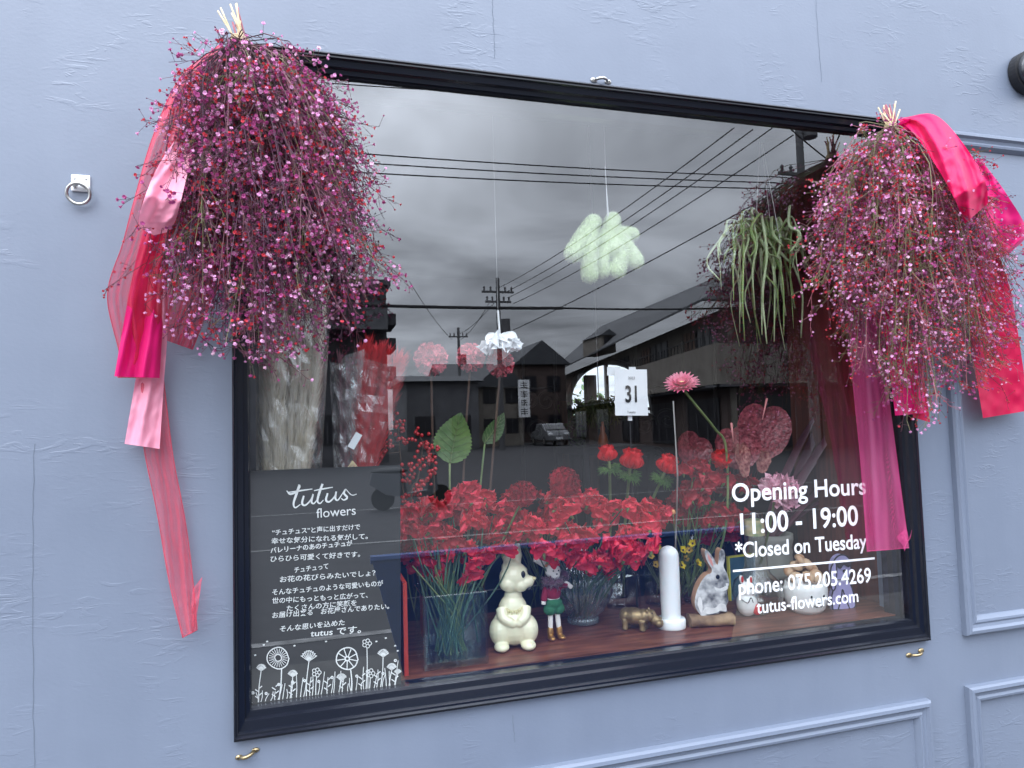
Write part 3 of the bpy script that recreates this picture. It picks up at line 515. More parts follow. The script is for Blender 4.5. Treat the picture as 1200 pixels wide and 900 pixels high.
def opening(t0, t1, z0, z1, side=True, o=.97, mat='dark'):
    q = MB()
    if side: quadbox(q, S(t0, o), S(t1, o), .03, z0, z1)
    else: quadbox(q, (cor.x+t0, DC+o), (cor.x+t1, DC+o), -.03, z0, z1)
    f = q.part('window', M[mat], ch); n = 3
    for k in range(n+1):
        tt = t0+(t1-t0)*k/n; g = MB()
        if side: quadbox(g, S(tt-.03, o-.05), S(tt+.03, o-.05), .02, z0, z1)
        else: quadbox(g, (cor.x+tt-.03, DC+o-.05), (cor.x+tt+.03, DC+o-.05), -.02, z0, z1)
        g.part('glazing_bar', M['concD'], f)
for t0, t1, mt in ((2, 4.6, 'dark'), (4.7, 6.4, 'shutter'), (9, 12, 'dark'), (12.2, 14, 'shutter'), (17, 20, 'dark'), (23, 25, 'shutter'), (25.5, 28, 'dark'), (32, 35, 'dark'), (38, 41, 'shutter')): opening(t0, t1, zp_-.7, ze_-.5, True, .97, mt)
for t0, t1, mt in ((2.0, 4.5, 'dark'), (4.7, 6.5, 'shutter'), (8, 11, 'dark'), (13, 16, 'dark')): opening(t0, t1, zp_-.6, ze_-.4, False, .97, mt)
b = MB(); quadbox(b, S(.9, .93), S(LEN, .93), .02, GZ, zb_-.13); quadbox(b, (cor.x+1.1, DC+.93), (cor.x+22, DC+.93), -.02, GZ, zb_-.13); b.part('ground_floor_shade', M['brown'], ch)  # dark slab over the ground floor: shade under the balcony put into its colour
for t0, t1 in ((2, 6), (8, 12), (15, 19), (23, 27), (31, 36)): opening(t0, t1, GZ+.2, zb_-.5, True, .88)
for t0, t1 in ((1.6, 6), (7, 12), (13, 18)): opening(t0, t1, GZ+.2, zb_-.4, False, .88)
b = MB()
for k in range(30): quadbox(b, S(.5+k*.5, -.05), S(.53+k*.5, -.05), .03, zp_, zp_+.4)
quadbox(b, S(.3, -.06), S(LEN*.36, -.06), .05, zp_+.4, zp_+.45); b.part('railing', M['black'], ch)
dz = street(713, 398, 43.5); b = MB(); b.box(dz+Vector((-.55, -3.5, -.9)), dz+Vector((.55, 0, .3)), 0); dm = b.part('dormer', M['rend'], ch)
b = MB(); b.prism([dz+Vector((-.7, .2, .3)), dz+Vector((.7, .2, .3)), dz+Vector((0, .2, .75))], (0, -3.6, 0)); b.part('dormer_roof', M['tile'], dm); b = MB(); b.box(dz+Vector((-.35, .01, -.5)), dz+Vector((.35, .05, .2))); b.part('window', M['dark'], dm)
# --- plain boxes of houses with gabled roofs
def house(name, label, px0, px1, py_eave, d, depth, wallm, roofm, ridge=1.2, gable=False, nwin=3, floors=2):
    a = at(px0, py_eave, d); c = at(px1, py_eave, d); z1 = (a.z+c.z)/2
    t = thing(name, label, 'house', across((a.x+c.x)/2, d, GZ)); q = MB()
    lo, hi = across(a.x, d+depth, GZ), across(c.x, d, z1); q.box((lo.x, lo.y, GZ), (hi.x, hi.y, z1)); q.part('wall', M[wallm], t)
    q = MB(); o = .4; xm = (a.x+c.x)/2; ym = d+depth/2
    if roofm:
        if gable:
            q.prism([across(a.x-o, d-o, z1-.1), across(xm, d-o, z1+ridge), across(c.x+o, d-o, z1-.1)], across(0, depth+2*o, 0)-across(0, 0, 0))
        else:
            q.prism([across(a.x-o, d-o, z1-.05), across(a.x-o, ym, z1+ridge), across(a.x-o, d+depth+o, z1-.05)], Vector((c.x-a.x+2*o, 0, 0)))
        q.part('roof', M[roofm], t)
    else:
        q.box(across(a.x-.2, d+depth+.2, z1), across(c.x+.2, d-.2, z1+.25)); q.part('roof', M['concD'], t)
    W = c.x-a.x
    for fl in range(floors):
        for k in range(nwin):
            xx = a.x+W*(k+.22)/nwin; ww = W/nwin*.55; zz = GZ+.9+fl*(z1-GZ)/floors; f = MB(); f.box(across(xx, d+.02, zz), across(xx+ww, d-.05, zz+min(1.3, (z1-GZ)/floors-1.1)))
            f = f.part('window', M['dark'], t); g = MB(); g.box(across(xx+ww/2-.03, d-.055, zz), across(xx+ww/2+.03, d-.09, zz+1.0)); g.part('window_frame', M['concD'], f)
    return t
house('concrete_building', 'tall grey concrete block with small balconies at its side', 150, 452, 331, 30, 9, 'concD', None, nwin=2, floors=2)
cb = bpy.context.scene.objects['concrete_building']
b = MB(); a_, c_ = at(150, 357, 28.5), at(454, 357, 28.5); lo = at(455, 386, 28.5)
b.box(across(a_.x, 29.9, lo.z), across(c_.x, 28.5, c_.z)); b.part('canopy', M['conc'], cb)
for py in (375, 405, 440):
    b = MB(); p = at(453, py, 30); k = at(468, py-20, 32); b.box(across(p.x, 34, p.z), across(p.x+.6, 31.5, p.z+.55)); b.part('balcony', M['concD'], cb)
house('low_shop', 'low dark shop with a wide shutter beside the concrete block', 476, 560, 446, 42, 8, 'conc', 'tile', .6, False, 2, 1)
house('grey_house', 'grey house with a pale front wall in the row', 560, 612, 452, 46, 8, 'rend', 'tile', 1.6, True, 2, 2)
house('gabled_house', 'brown house with a steep gabled roof and an upper window', 606, 662, 426, 52, 8, 'brown', 'tile', 1.9, True, 2, 2)
house('small_house', 'small house with a grey sloping roof at the end of the street', 520, 585, 440, 64, 8, 'brown', 'tile', 1.5, False, 2, 2)
# upright shop sign
p = street(614, 467, 45.6); t = thing('shop_sign', 'narrow white upright sign with dark characters on a house front', 'sign', p)
b = MB(); b.box(p+Vector((-.42, -.06, -1.35)), p+Vector((.42, .06, 1.35))); b.part('board', M['paper'], t)
b = MB()
for k in range(4):
    z = p.z+.95-k*.63
    for u in (-.15, .0, .15): b.box((p.x-.25, p.y+.062, z+u-.03), (p.x+.25, p.y+.07, z+u+.03))
    b.box((p.x-.03, p.y+.062, z-.25), (p.x+.03, p.y+.071, z+.25))
b.part('characters', M['ink'], t)
# --- utility poles
def pole(label, px, py_top, d, h_below=None, arms=((0, 1.0), (.6, .8)), lean=0):
    top = at(px, py_top, d); t = thing('utility_pole', label, 'pole', across(top.x, d, GZ), 'utility poles along the street')
    q = MB(); q.tube([across(top.x, d, GZ), across(top.x, d, top.z)], [.19, .12], 10); q.part('post', M['polec'], t)
    for dz_, wd in arms:
        q = MB(); q.box(across(top.x-wd, d+.06, top.z-dz_-.9), across(top.x+wd, d-.06, top.z-dz_-.78)); q.part('crossarm', M['polec'], t)
        q = MB()
        for s in (-.85, -.45, .45, .85): q.lathe([(.02, 0), (.07, .04), (.05, .12), (.08, .18), (.03, .26)], across(top.x+wd*s, d, top.z-dz_-.77), 8)
        q.part('insulator', M['conc'], t)
    q = MB(); q.tube([across(top.x+.4, d-.1, top.z-3.4), across(top.x+.4, d-.1, top.z-2.5)], .28, 12); q.part('transformer', M['polec'], t)
    return top
T1 = pole('utility pole with a double crossarm in mid distance before the sky', 583, 326, 38)
T2 = pole('thin far utility pole behind the row of low houses', 537, 384, 60, arms=((0, .9),))
T3 = pole('near utility pole with three stacked insulators at the right', 931, 60, 20, arms=((4.0, 1.0), (5.4, .7)))
def wire(p, q, sag, r, label, n=20):
    p, q = Vector(p), Vector(q); pts = [p.lerp(q, i/n)-Vector((0, 0, sag*4*(i/n)*(1-i/n))) for i in range(n+1)]
    m_ = MB(); m_.tube(pts, r, 5); m_.solo('overhead_wire', M['cable'], label, 'wire', 'overhead wires')
for k, (yl_, yr_) in enumerate(((166, 207), (178, 214), (191, 221))):
    a1, a2 = street(250, yl_, 19.5), street(905, yr_, 19.5)
    wire(a1, a2, .12, .022, ('top', 'middle', 'bottom')[k]+' one of three parallel wires crossing the sky to the near pole'); wire(a2, street(1180, yr_+10, 19.5), .1, .022, ('top', 'middle', 'bottom')[k]+' one of three wires running on right of the near pole')
wire(street(300, 90, 22), street(560, 108, 22), .05, .02, 'single thin wire high up under the window head')
wire(street(380, 356, 26), street(660, 361, 26), .05, .07, 'thick black bundled cable low across the sky, left length'); wire(street(660, 361, 26), street(1000, 352, 26), .2, .045, 'thick black bundled cable low across the sky, right length')
for k, (py0, py1, xx) in enumerate(((338, 150, 860), (344, 152, 882), (349, 150, 905), (356, 158, 930))):
    wire(street(583+k*6, py0, 38), street(xx, py1, 14), .3, .018, ('first', 'second', 'third', 'fourth')[k]+' of four wires slanting up from the mid distance pole')
wire(street(590, 392, 38), street(980, 185, 16), .2, .024, 'lower slanting wire passing in front of the corner house')
for k, (x0, y0, x1, y1) in enumerate(((583, 350, 537, 392), (575, 352, 540, 398), (480, 330, 530, 398), (640, 455, 480, 440))): wire(street(x0, y0, 38), street(x1, y1, 58), .3, .02, ('upper', 'lower', 'left', 'ground level')[k]+' sagging wire near the far utility pole')
for (x0, y0, x1, y1, L_) in ((925, 150, 1010, 215, 'steep stay wire right of the near pole'), (985, 155, 940, 250, 'second steep stay wire near the bouquet')): wire(street(x0, y0, 19), street(x1, y1, 22), .1, .03, L_)
# --- a parked car, a scooter, and the blue tub by the kerb
def car(px, py, d, label):
    g = at(px, py, d); c = across(g.x, d, GZ); t = thing('parked_car', label, 'car', c)
    prof = [(-.0, .35), (.0, .75), (.25, .95), (1.0, 1.02), (1.45, 1.5), (2.6, 1.52), (3.3, 1.05), (3.8, .98), (3.95, .7), (3.95, .35)]
    q = MB(); q.prism([c+Vector((-.8, x, z)) for x, z in prof], (1.6, 0, 0)); body = q.part('body', M['carp'], t); md = body.modifiers.new('bevel', 'BEVEL'); md.width = .08; md.segments = 3
    q = MB(); q.prism([c+Vector((-.7, x, z)) for x, z in ((3.28, 1.09), (2.63, 1.45), (2.66, 1.47), (3.33, 1.11))], (1.4, 0, 0)); q.part('windscreen', M['dark'], t)
    for s in (-.82, .70):
        for yy in (.75, 3.1):
            q = MB(); q.tube([c+Vector((s, yy, .32)), c+Vector((s+.12, yy, .32))], .32, 18); wh = q.part('wheel', M['tyre'], t); q = MB(); q.tube([c+Vector((s-.01, yy, .32)), c+Vector((s+.13, yy, .32))], .18, 14); q.part('rim', M['steel'], wh)
        q = MB(); q.ball(c+Vector((s*.75, 3.93, .8)), (.16, .06, .1), 10, 6); q.part('headlight', M['paper'], t)
    q = MB(); q.box(c+Vector((-.25, 3.95, .45)), c+Vector((.25, 3.97, .6))); q.part('number_plate', M['paper'], t)
car(634, 520, 46, 'silver car parked nose out beside the low houses')
g = at(482, 560, 12); c = across(g.x, 12, GZ); t = thing('motor_scooter', 'pale motor scooter standing at the far edge of the road', 'scooter', c)
for xx in (-.55, .55):
    q = MB(); q.tube([c+Vector((xx, -.05, .22)), c+Vector((xx, .05, .22))], .22, 20); wh = q.part('wheel', M['tyre'], t)
q = MB(); q.prism([c+Vector((x, -.12, z)) for x, z in ((.5, .35), (.45, .95), (.36, .95), (.3, .35), (-.1, .3), (-.15, .68), (-.75, .72), (-.8, .5), (-.5, .3), (-.1, .22), (.35, .24))], (0, .24, 0)); q.part('body', M['scoot'], t)
q = MB(); q.tube([c+Vector((.42, -.3, 1.02)), c+Vector((.42, .3, 1.02))], .02, 8); q.tube([c+Vector((.42, 0, .9)), c+Vector((.42, 0, 1.03))], .03, 8); q.part('handlebar', M['black'], t)
q = MB(); q.ball(c+Vector((-.42, 0, .74)), (.36, .14, .07), 14, 8); q.part('seat', M['black'], t)
d = 1.45; a, c_ = at(436, 657, d), at(880, 655, d)
t = thing('barrier_panel', 'upright blue panel narrowing to its foot, standing on the pavement facing the window', 'panel', across((a.x+c_.x)/2, d, 0)); zt_ = a.z
q = MB(); q.prism([across(a.x+.22, d, .06), across(c_.x-.22, d, .06), across(c_.x, d, zt_), across(a.x, d, zt_)], (0, -.03, 0)); q.part('board', M['bluep'], t)
q = MB(); q.tube([across(a.x-.005, d+.015, zt_), across(c_.x+.005, d+.015, zt_)], .018, 8); q.part('rail', M['bluep'], t)
for xx in (a.x+.4, c_.x-.4): q = MB(); q.box(across(xx-.03, d+.25, 0), across(xx+.03, d-.22, .058)); q.part('foot', M['black'], t)

# ================================================================== fittings on the wall
p = at(95, 228, 0); s = mm(p); t = thing('ring_hook', 'square steel plate with a hanging ring on the left of the wall', 'hook', p)
q = MB(); q.box(p+Vector((-10*s, -.004, 3*s)), p+Vector((10*s, 0, 23*s))); pl = q.part('plate', M['paper'], t); md = pl.modifiers.new('b', 'BEVEL'); md.width = .002; md.segments = 2
q = MB()
for u, v in ((-6, 18), (6, 18), (-6, 7), (6, 7)): q.ball(p+Vector((u*s, -.004, v*s)), (.0022, .0015, .0022), 8, 5)
q.part('screws', M['steel'], t)
q = MB(); q.tube([p+Vector((-6*s, -.006, 8*s)), p+Vector((0, -.012, 11*s)), p+Vector((6*s, -.006, 8*s))], .003, 8); q.part('staple', M['steel'], t)
q = MB(); q.tube([p+Vector((12*s*math.sin(a*math.pi/14), -.014-.004*math.cos(a*math.pi/14), -2*s+11.5*s*math.cos(a*math.pi/14))) for a in range(29)], .0028, 8, cap=False); q.part('ring', M['steel'], t, True)
def cleat(px, py, mat, label, tilt=0):
    p = at(px, py, 0); s = mm(p); t = thing('saddle_hook', label, 'hook', p, 'small saddle hooks round the window')
    q = MB()
    for k in (-1, 1): q.ball(p+Vector((k*9*s, -.001, k*tilt)), (4.5*s, .003, 3*s), 12, 6)
    q.part('foot', mat, t, True); q = MB()
    q.tube([p+Vector((x*s, -.002-.012*(1-(x/8)**2), x*tilt/9)) for x in (-8, -6, -3, 0, 3, 6, 8)], .0032, 8); q.part('bow', mat, t, True)
    q = MB()
    for k in (-1, 1): q.ball(p+Vector((k*10.5*s, -.0038, k*tilt)), .0014, 8, 5)
    q.part('screw', M['black'], t)
cleat(704, 95, M['steel'], 'small steel saddle hook above the middle of the window')
cleat(290, 883, M['brass'], 'small rusty saddle hook under the lower left window corner', .004)
cleat(1072, 765, M['brass'], 'small tarnished saddle hook under the lower right window corner', .003)
p = at(1208, 84, -.02); s = mm(p); t = thing('wall_lamp', 'round black bulkhead lamp cut by the right edge of the photo', 'lamp', p)
q = MB(); c = p+Vector((0, .018, 0)); q.tube([c, c+Vector((0, -.02, 0))], [25*s, 25*s], 32); q.part('back_plate', M['black'], t)
q = MB(); q.ball(c+Vector((0, -.022, 0)), (22*s, .035, 22*s), 28, 14); q.part('shell', M['lampglass'], t, True)
q = MB(); q.tube([c+Vector((15*s*math.cos(a*math.pi/14), -.05+.012*abs(math.cos(a*math.pi/14)), 15*s*math.sin(a*math.pi/14))) for a in range(29)], .003, 6, cap=False); q.part('ring', M['steel'], t, True)

# ================================================================== the two hanging bouquets
def bouquet(label, tie, y_tie, outline, y0, y1, n_main, seed, stemmats, tops, mixw, dens):
    r = random.Random(seed); T = at(*tie, y_tie); s = mm(T)
    t = thing('hanging_bouquet', label, 'bouquet', T, 'bouquets of dried flowers hung at the window corners')
    main = MB(); twigs = MB(); heads = []
    ys = [o[0] for o in outline]
    def lim(py):
        for i in range(len(outline)-1):
            a, c = outline[i], outline[i+1]
            if a[0] <= py <= c[0]:
                f = (py-a[0])/(c[0]-a[0]); return a[1]+(c[1]-a[1])*f, a[2]+(c[2]-a[2])*f
        return outline[-1][1], outline[-1][2]
    cum = []; tot = 0
    for py in range(int(ys[0]), int(ys[-1]), 4):
        a, c = lim(py); tot += (c-a)*dens(py); cum.append((tot, py))
    def pick():
        v = r.random()*tot
        for c, py in cum:
            if c >= v: break
        a, c = lim(py); a -= (22 if r.random() < .12 else 0); c += (8 if r.random() < .1 else 0); u = r.random(); px = a+(c-a)*u; k = 2*u-1
        dm = math.sqrt(max(0.03, 1-k*k*.85)); hf = min(1.0, .35+(py-ys[0])/140.0); y = y1+(y0-y1)*(.5+.5*dm*hf*r.uniform(-1, 1)*1.0)
        # the front of the bunch hangs towards the viewer
        return at(px, py+r.uniform(-3, 3), y)
    for i in range(n_main):
        E_ = pick(); d = E_-T; L_ = d.length
        if L_ < .05: continue
        side = Vector((r.gauss(0, .02), r.gauss(0, .02), r.gauss(0, .015)))
        mid = T+d*.45+side+Vector((d.x*.10, d.y*.16, L_*.045)); pts = bez([T+Vector((r.gauss(0, .006), r.gauss(0, .006), 0)), mid, E_], 6)
        mi = r.choice((0, 0, 0, 1, 1, 1, 2)); main.tube(pts, lerpl([.0011, .0009, .0005], 6), 3, mi, False)
        nb = 3+int(L_*12)
        for k in range(nb):
            u = r.uniform(.38, 1.0); j = min(5, int(u*6)); B0 = pts[j].lerp(pts[j+1], u*6-j); tg = (pts[j+1]-pts[j]).normalized()
            dv = (tg+Vector((r.gauss(0, .55), r.gauss(0, .55), r.gauss(0, .5)))).normalized(); bl = r.uniform(.03, .075); B1 = B0+dv*bl+Vector((0, 0, -.004))
            B1.y = min(B1.y, -.008); twigs.tube([B0, (B0+B1)/2+Vector((r.gauss(0, .003), r.gauss(0, .003), r.gauss(0, .003))), B1], [.0006, .0005, .0004], 3, mi, False)
            colour = r.choices((0, 1, 2, 3, 4), mixw)[0]
            for q_ in range(r.randint(4, 7)):
                S0 = B0.lerp(B1, r.uniform(.4, 1)); e_ = (dv+Vector((r.gauss(0, .7), r.gauss(0, .7), r.gauss(0, .6)))).normalized(); S1 = S0+e_*r.uniform(.008, .026); S1.y = min(S1.y, -.006); S1.z = min(S1.z, T.z+.01)
                twigs.tube([S0, S1], .00036, 3, mi, False); heads.append((S1, e_, colour if r.random() < .7 else r.choices((0, 1, 2, 3, 4), mixw)[0], r.uniform(.75, 1.3)))
    top = MB()
    for i in range(tops):
        a = r.uniform(0, 6.28); q0 = T+Vector((.010*math.cos(a), .008*math.sin(a), -.012)); hd = Vector((-.35+r.gauss(0, .22), r.gauss(0, .15), 1)) if tie[0] < 600 else Vector((-.08+r.gauss(0, .25), r.gauss(0, .15), 1))
        top.tube([q0, q0+Vector((0, 0, .02)), q0+Vector((0, 0, .02))+hd.normalized()*r.uniform(.025, .058)], [.0016, .0017, .0016], 5, r.choice((0, 0, 1)))
    top.part('cut_stem_ends', [M['straw'], M['stemR']], t, True)
    main.part('stems', stemmats, t); twigs.part('twigs', stemmats, t)
    tw = MB()
    for k in range(5): tw.tube([T+Vector((.0135*math.cos(a*.5), .0115*math.sin(a*.5), -.003+k*.0026+.001*math.sin(a))) for a in range(14)], .0016, 5)
    tw.part('twine', M['straw'], t, True)
    # blossoms: ragged little cups; the hundred nearest the viewer one by one, the haze of the rest as one part
    cols = [M['blMag'], M['blPink'], M['blRed'], M['blDark'], M['blWhite']]
    def blossom(rr_):
        b_ = MB(); R0 = .0031
        for ring_, (nn, tilt, ln) in enumerate(((5, .35, 1.0), (5, .95, .95))):
            for k in range(nn):
                a = k*6.283/nn+ring_*.6+rr_.uniform(-.2, .2); o_ = Vector((math.cos(a), math.sin(a), 0)); sd_ = Vector((-o_.y, o_.x, 0)); l_ = R0*ln*rr_.uniform(.85, 1.15)
                up_ = o_*math.sin(tilt+.5)+Vector((0, 0, math.cos(tilt+.5)))
                b_.add([sd_*R0*.12, up_*l_*.6+sd_*R0*.5, up_*l_, up_*l_*.6-sd_*R0*.5], [(0, 1, 2, 3)])
        b_.ball((0, 0, -.0006), (.0009, .0009, .0013), 5, 3); return b_
    protos = [blossom(r) for _ in range(5)]
    bud = MB().ball((0, 0, 0), (.0011, .0011, .0014), 5, 4)
    heads.sort(key=lambda h: (h[0]-CAM).length); rest = MB(); mesh_cache = {}; near = 0
    for i, (pp, dd, cc, sc) in enumerate(heads):
        isbud = (cc == 3); Mx = basis(pp, dd, None, sc*(1.0 if cc != 2 else .85))
        if not isbud and near < 100 and i % 3 == 0:
            k = (r.randint(0, 4), cc); near += 1
            if k not in mesh_cache: mesh_cache[k] = protos[k[0]].mesh('blossom', cols[cc])
            put('blossom', mesh_cache[k], t, Mx)
        else: rest.merge(bud if isbud else protos[r.randint(0, 4)], Mx, cc)
    rest.part('blossoms', cols, t, kind='stuff'); return t
bouquet('hanging bunch of magenta and coral dried gypsophila on the left of the window', (281, 50), -.075,
        [(62, 270, 305), (80, 262, 340), (100, 250, 375), (150, 226, 415), (200, 203, 436), (250, 190, 444), (300, 180, 446), (335, 188, 440), (365, 215, 420), (395, 240, 350), (420, 250, 320)],
        -.31, -.01, 470, 11, [M['stemP'], M['stemD'], M['stemO']], 16, (4.2, 2.4, 2.8, 3.0, .5), lambda py: .55+.45*min(1, (py-50)/120))
bouquet('hanging bunch of pink and coral dried gypsophila on the right of the window', (1044, 150), -.075,
        [(170, 1022, 1070), (200, 1000, 1110), (230, 962, 1150), (270, 950, 1172), (300, 955, 1185), (350, 962, 1196), (400, 985, 1192), (430, 1015, 1175), (455, 1035, 1150), (480, 1040, 1110)],
        -.27, -.01, 440, 23, [M['stemP'], M['stemO'], M['stemR']], 15, (3.2, 2.8, 3.9, 1.6, .6), lambda py: .5+.5*min(1, (py-150)/120))

# ------------------------------------------------------------------ ribbons tied to the bouquets
def ribbon(name, label, cat, mat, pts, widths, y=-.03, fold=.006, nf=2.2, seed=0, ys=None, n=44, nu=16, hem=False, crumple=.0015):
    r = random.Random(seed); P = bez([(a, c, 0) for a, c in pts], n); W = lerpl(widths, n); Y = lerpl(ys, n) if ys else [y]*(n+1)
    ph = r.uniform(0, 6); rows = []
    for i, p in enumerate(P):
        tg = P[min(i+1, n)]-P[max(i-1, 0)]; tg.normalize(); sd_ = Vector((tg.y, -tg.x, 0))
        if abs(tg.y) > .5 and sd_.x < 0: sd_ = -sd_
        elif abs(tg.y) <= .5 and sd_.y < 0 and i == 0: pass
        row = []
        for j in range(nu+1):
            u = j/nu-.5; a = u*6.283*nf+ph+i*.05
            yy = Y[i]+fold*(math.sin(a)*.7+.3*math.sin(2.3*a+i*.16))
            nzv = mnoise.noise(Vector((u*5, i*.22, seed*3.1)))
            q = at(p.x+sd_.x*u*W[i], p.y+sd_.y*u*W[i], min(yy+nzv*crumple*2, -.004))
            row.append(q)
        rows.append(row)
    b_ = MB(); b_.grid(rows)
    if hem:
        for j in (0, nu): b_.tube([rw[j] for rw in rows], .0007, 4)
        b_.tube(rows[-1], .0009, 4)
    return b_.solo(name, mat, label, cat, 'ribbons hanging from the bouquets', True, org=at(pts[0][0], pts[0][1], Y[0]))
def edges(name, label, cat, mat, Lp, Rp, **k):      # ribbon given by its left and right edge
    pts = [((a[0]+c[0])/2, (a[1]+c[1])/2) for a, c in zip(Lp, Rp)]; n = k.get('n', 64); nu = k.get('nu', 26); seed = k.get('seed', 0); r = random.Random(seed); fold = k.get('fold', .006); nf = k.get('nf', 2.2)
    A_ = bez([(a, c, 0) for a, c in Lp], n); B_ = bez([(a, c, 0) for a, c in Rp], n); Y = lerpl(k['ys'], n) if 'ys' in k else [k.get('y', -.03)]*(n+1); ph = r.uniform(0, 6); rows = []
    for i in range(n+1):
        row = []
        for j in range(nu+1):
            u = j/nu; p = A_[i].lerp(B_[i], u); a = u*6.283*nf+ph+i*.06*44/n; v_ = i*44/n; yy = Y[i]+fold*(.7*math.sin(a)+.3*math.sin(2.3*a+v_*.15))*min(1, .25+v_/8)+mnoise.noise(Vector((u*3, v_*.13, seed*3.1)))*k.get('crumple', .005)+mnoise.noise(Vector((u*5+v_*.25, v_*.35-u*3, seed*5.7)))*.0028
            row.append(at(p.x, p.y, min(yy, -.004)))
        rows.append(row)
    b_ = MB(); b_.grid(rows)
    if k.get('hem'):
        for j in (0, nu): b_.tube([rw[j] for rw in rows], .0008, 4)
        b_.tube(rows[-1], .001, 4)
    return b_.solo(name, mat, label, cat, 'ribbons hanging from the bouquets', True, org=rows[0][0])
TR, SR = 'tulle_ribbon', 'satin_ribbon'
edges(TR, 'wide red tulle ribbon arching out left of the left bouquet', 'ribbon', M['tulR'], [(258, 52), (212, 90), (180, 158), (158, 232), (144, 285), (126, 346), (140, 415), (138, 442)], [(276, 64), (248, 120), (226, 170), (210, 235), (200, 290), (190, 346), (188, 400), (172, 442)], ys=[-.07, -.13, -.16, -.15, -.12, -.08, -.05, -.04], fold=.008, nf=2.6, seed=3, hem=True)
edges(SR, 'hot pink satin ribbon tail ending in a straight cut left of the left bouquet', 'ribbon', M['satH'], [(240, 90), (196, 180), (168, 270), (152, 340), (134, 441)], [(262, 100), (226, 185), (204, 270), (194, 340), (187, 443)], ys=[-.07, -.13, -.12, -.07, -.055], fold=.009, nf=1.6, seed=8)
edges(SR, 'puffed pale pink satin loop over the left bouquet', 'ribbon', M['satL'], [(222, 140), (188, 190), (170, 230), (163, 262), (180, 276)], [(236, 150), (222, 195), (212, 235), (205, 260), (196, 272)], ys=[-.10, -.21, -.24, -.22, -.17], fold=.010, nf=1.0, seed=5)
edges(SR, 'pale pink satin tail showing below the hot pink tail', 'ribbon', M['satL'], [(176, 300), (168, 390), (158, 450), (146, 520)], [(196, 300), (196, 390), (192, 450), (187, 526)], ys=[-.10, -.05, -.03, -.035], fold=.006, nf=1.3, seed=6)
edges(TR, 'long coral tulle streamer hanging low on the wall with a curled end', 'ribbon', M['tulR2'], [(160, 430), (168, 520), (184, 600), (198, 680), (214, 747)], [(190, 430), (202, 530), (217, 610), (226, 680), (231, 738)], ys=[-.025, -.02, -.02, -.02, -.03], fold=.005, nf=1.4, seed=9, hem=True)
edges(TR, 'small curled tip of coral tulle at the end of the long streamer', 'ribbon', M['tulR2'], [(226, 690), (224, 715), (226, 742)], [(237, 676), (233, 705), (229, 735)], ys=[-.03, -.04, -.035], fold=.003, nf=1, seed=10, n=14, nu=8)
edges(TR, 'crimson tulle end peeping out under the left bouquet', 'ribbon', M['tulC'], [(205, 230), (200, 300), (196, 350), (192, 398)], [(290, 230), (275, 300), (250, 350), (226, 410)], ys=[-.14, -.12, -.07, -.03], fold=.010, nf=2.5, seed=12)
edges(SR, 'broad rose red satin loop folded over the right bouquet', 'ribbon', M['satK'], [(1052, 140), (1072, 158), (1098, 196), (1118, 232), (1131, 262)], [(1058, 138), (1096, 135), (1130, 170), (1154, 212), (1158, 238)], ys=[-.085, -.16, -.24, -.27, -.24], fold=.014, nf=1.0, seed=14)
edges(SR, 'hot pink satin fold lying beside the tie of the right bouquet', 'ribbon', M['satH'], [(1050, 146), (1062, 140), (1085, 139), (1112, 152)], [(1056, 156), (1074, 162), (1100, 180), (1128, 200)], ys=[-.08, -.12, -.15, -.13], fold=.008, nf=1, seed=15)
edges(SR, 'hot pink satin flap sticking out to the right of the right bouquet', 'ribbon', M['satH'], [(1130, 190), (1140, 240), (1150, 300), (1146, 312)], [(1148, 185), (1180, 228), (1203, 272), (1182, 298)], ys=[-.12, -.13, -.10, -.08], fold=.007, nf=1.3, seed=16)
edges(SR, 'broad crimson satin tail at the far right edge', 'ribbon', M['satC'], [(1120, 280), (1132, 360), (1142, 430), (1152, 490)], [(1166, 285), (1184, 340), (1196, 410), (1206, 481)], ys=[-.09, -.06, -.045, -.04], fold=.007, nf=.9, seed=17)
edges(SR, 'short hot pink satin tail ending over the right window frame', 'ribbon', M['satH'], [(1036, 300), (1036, 380), (1042, 430), (1049, 487)], [(1062, 300), (1068, 380), (1078, 430), (1086, 484)], ys=[-.10, -.08, -.06, -.055], fold=.007, nf=1.4, seed=18)
edges(SR, 'turned back rose red lower fold of the short pink tail', 'ribbon', M['satC'], [(1066, 430), (1068, 465), (1070, 489)], [(1080, 425), (1086, 465), (1090, 495)], ys=[-.045, -.042, -.04], fold=.003, nf=1, seed=19, n=14, nu=8)
edges(TR, 'long pink tulle streamer hanging down over the right of the glass', 'ribbon', M['tulP'], [(1034, 158), (1004, 240), (994, 330), (998, 430), (1008, 535), (1016, 646)], [(1046, 165), (1034, 240), (1036, 330), (1038, 430), (1052, 545), (1065, 642)], ys=[-.07, -.085, -.07, -.045, -.025, -.016], fold=.006, nf=1.7, seed=20, hem=True)
edges(TR, 'curled corner of pink tulle at the foot of the long pink streamer', 'ribbon', M['tulP'], [(1050, 630), (1058, 640), (1060, 646)], [(1062, 618), (1066, 632), (1069, 620)], ys=[-.03, -.035, -.04], fold=.002, nf=1, seed=21, n=10, nu=6)

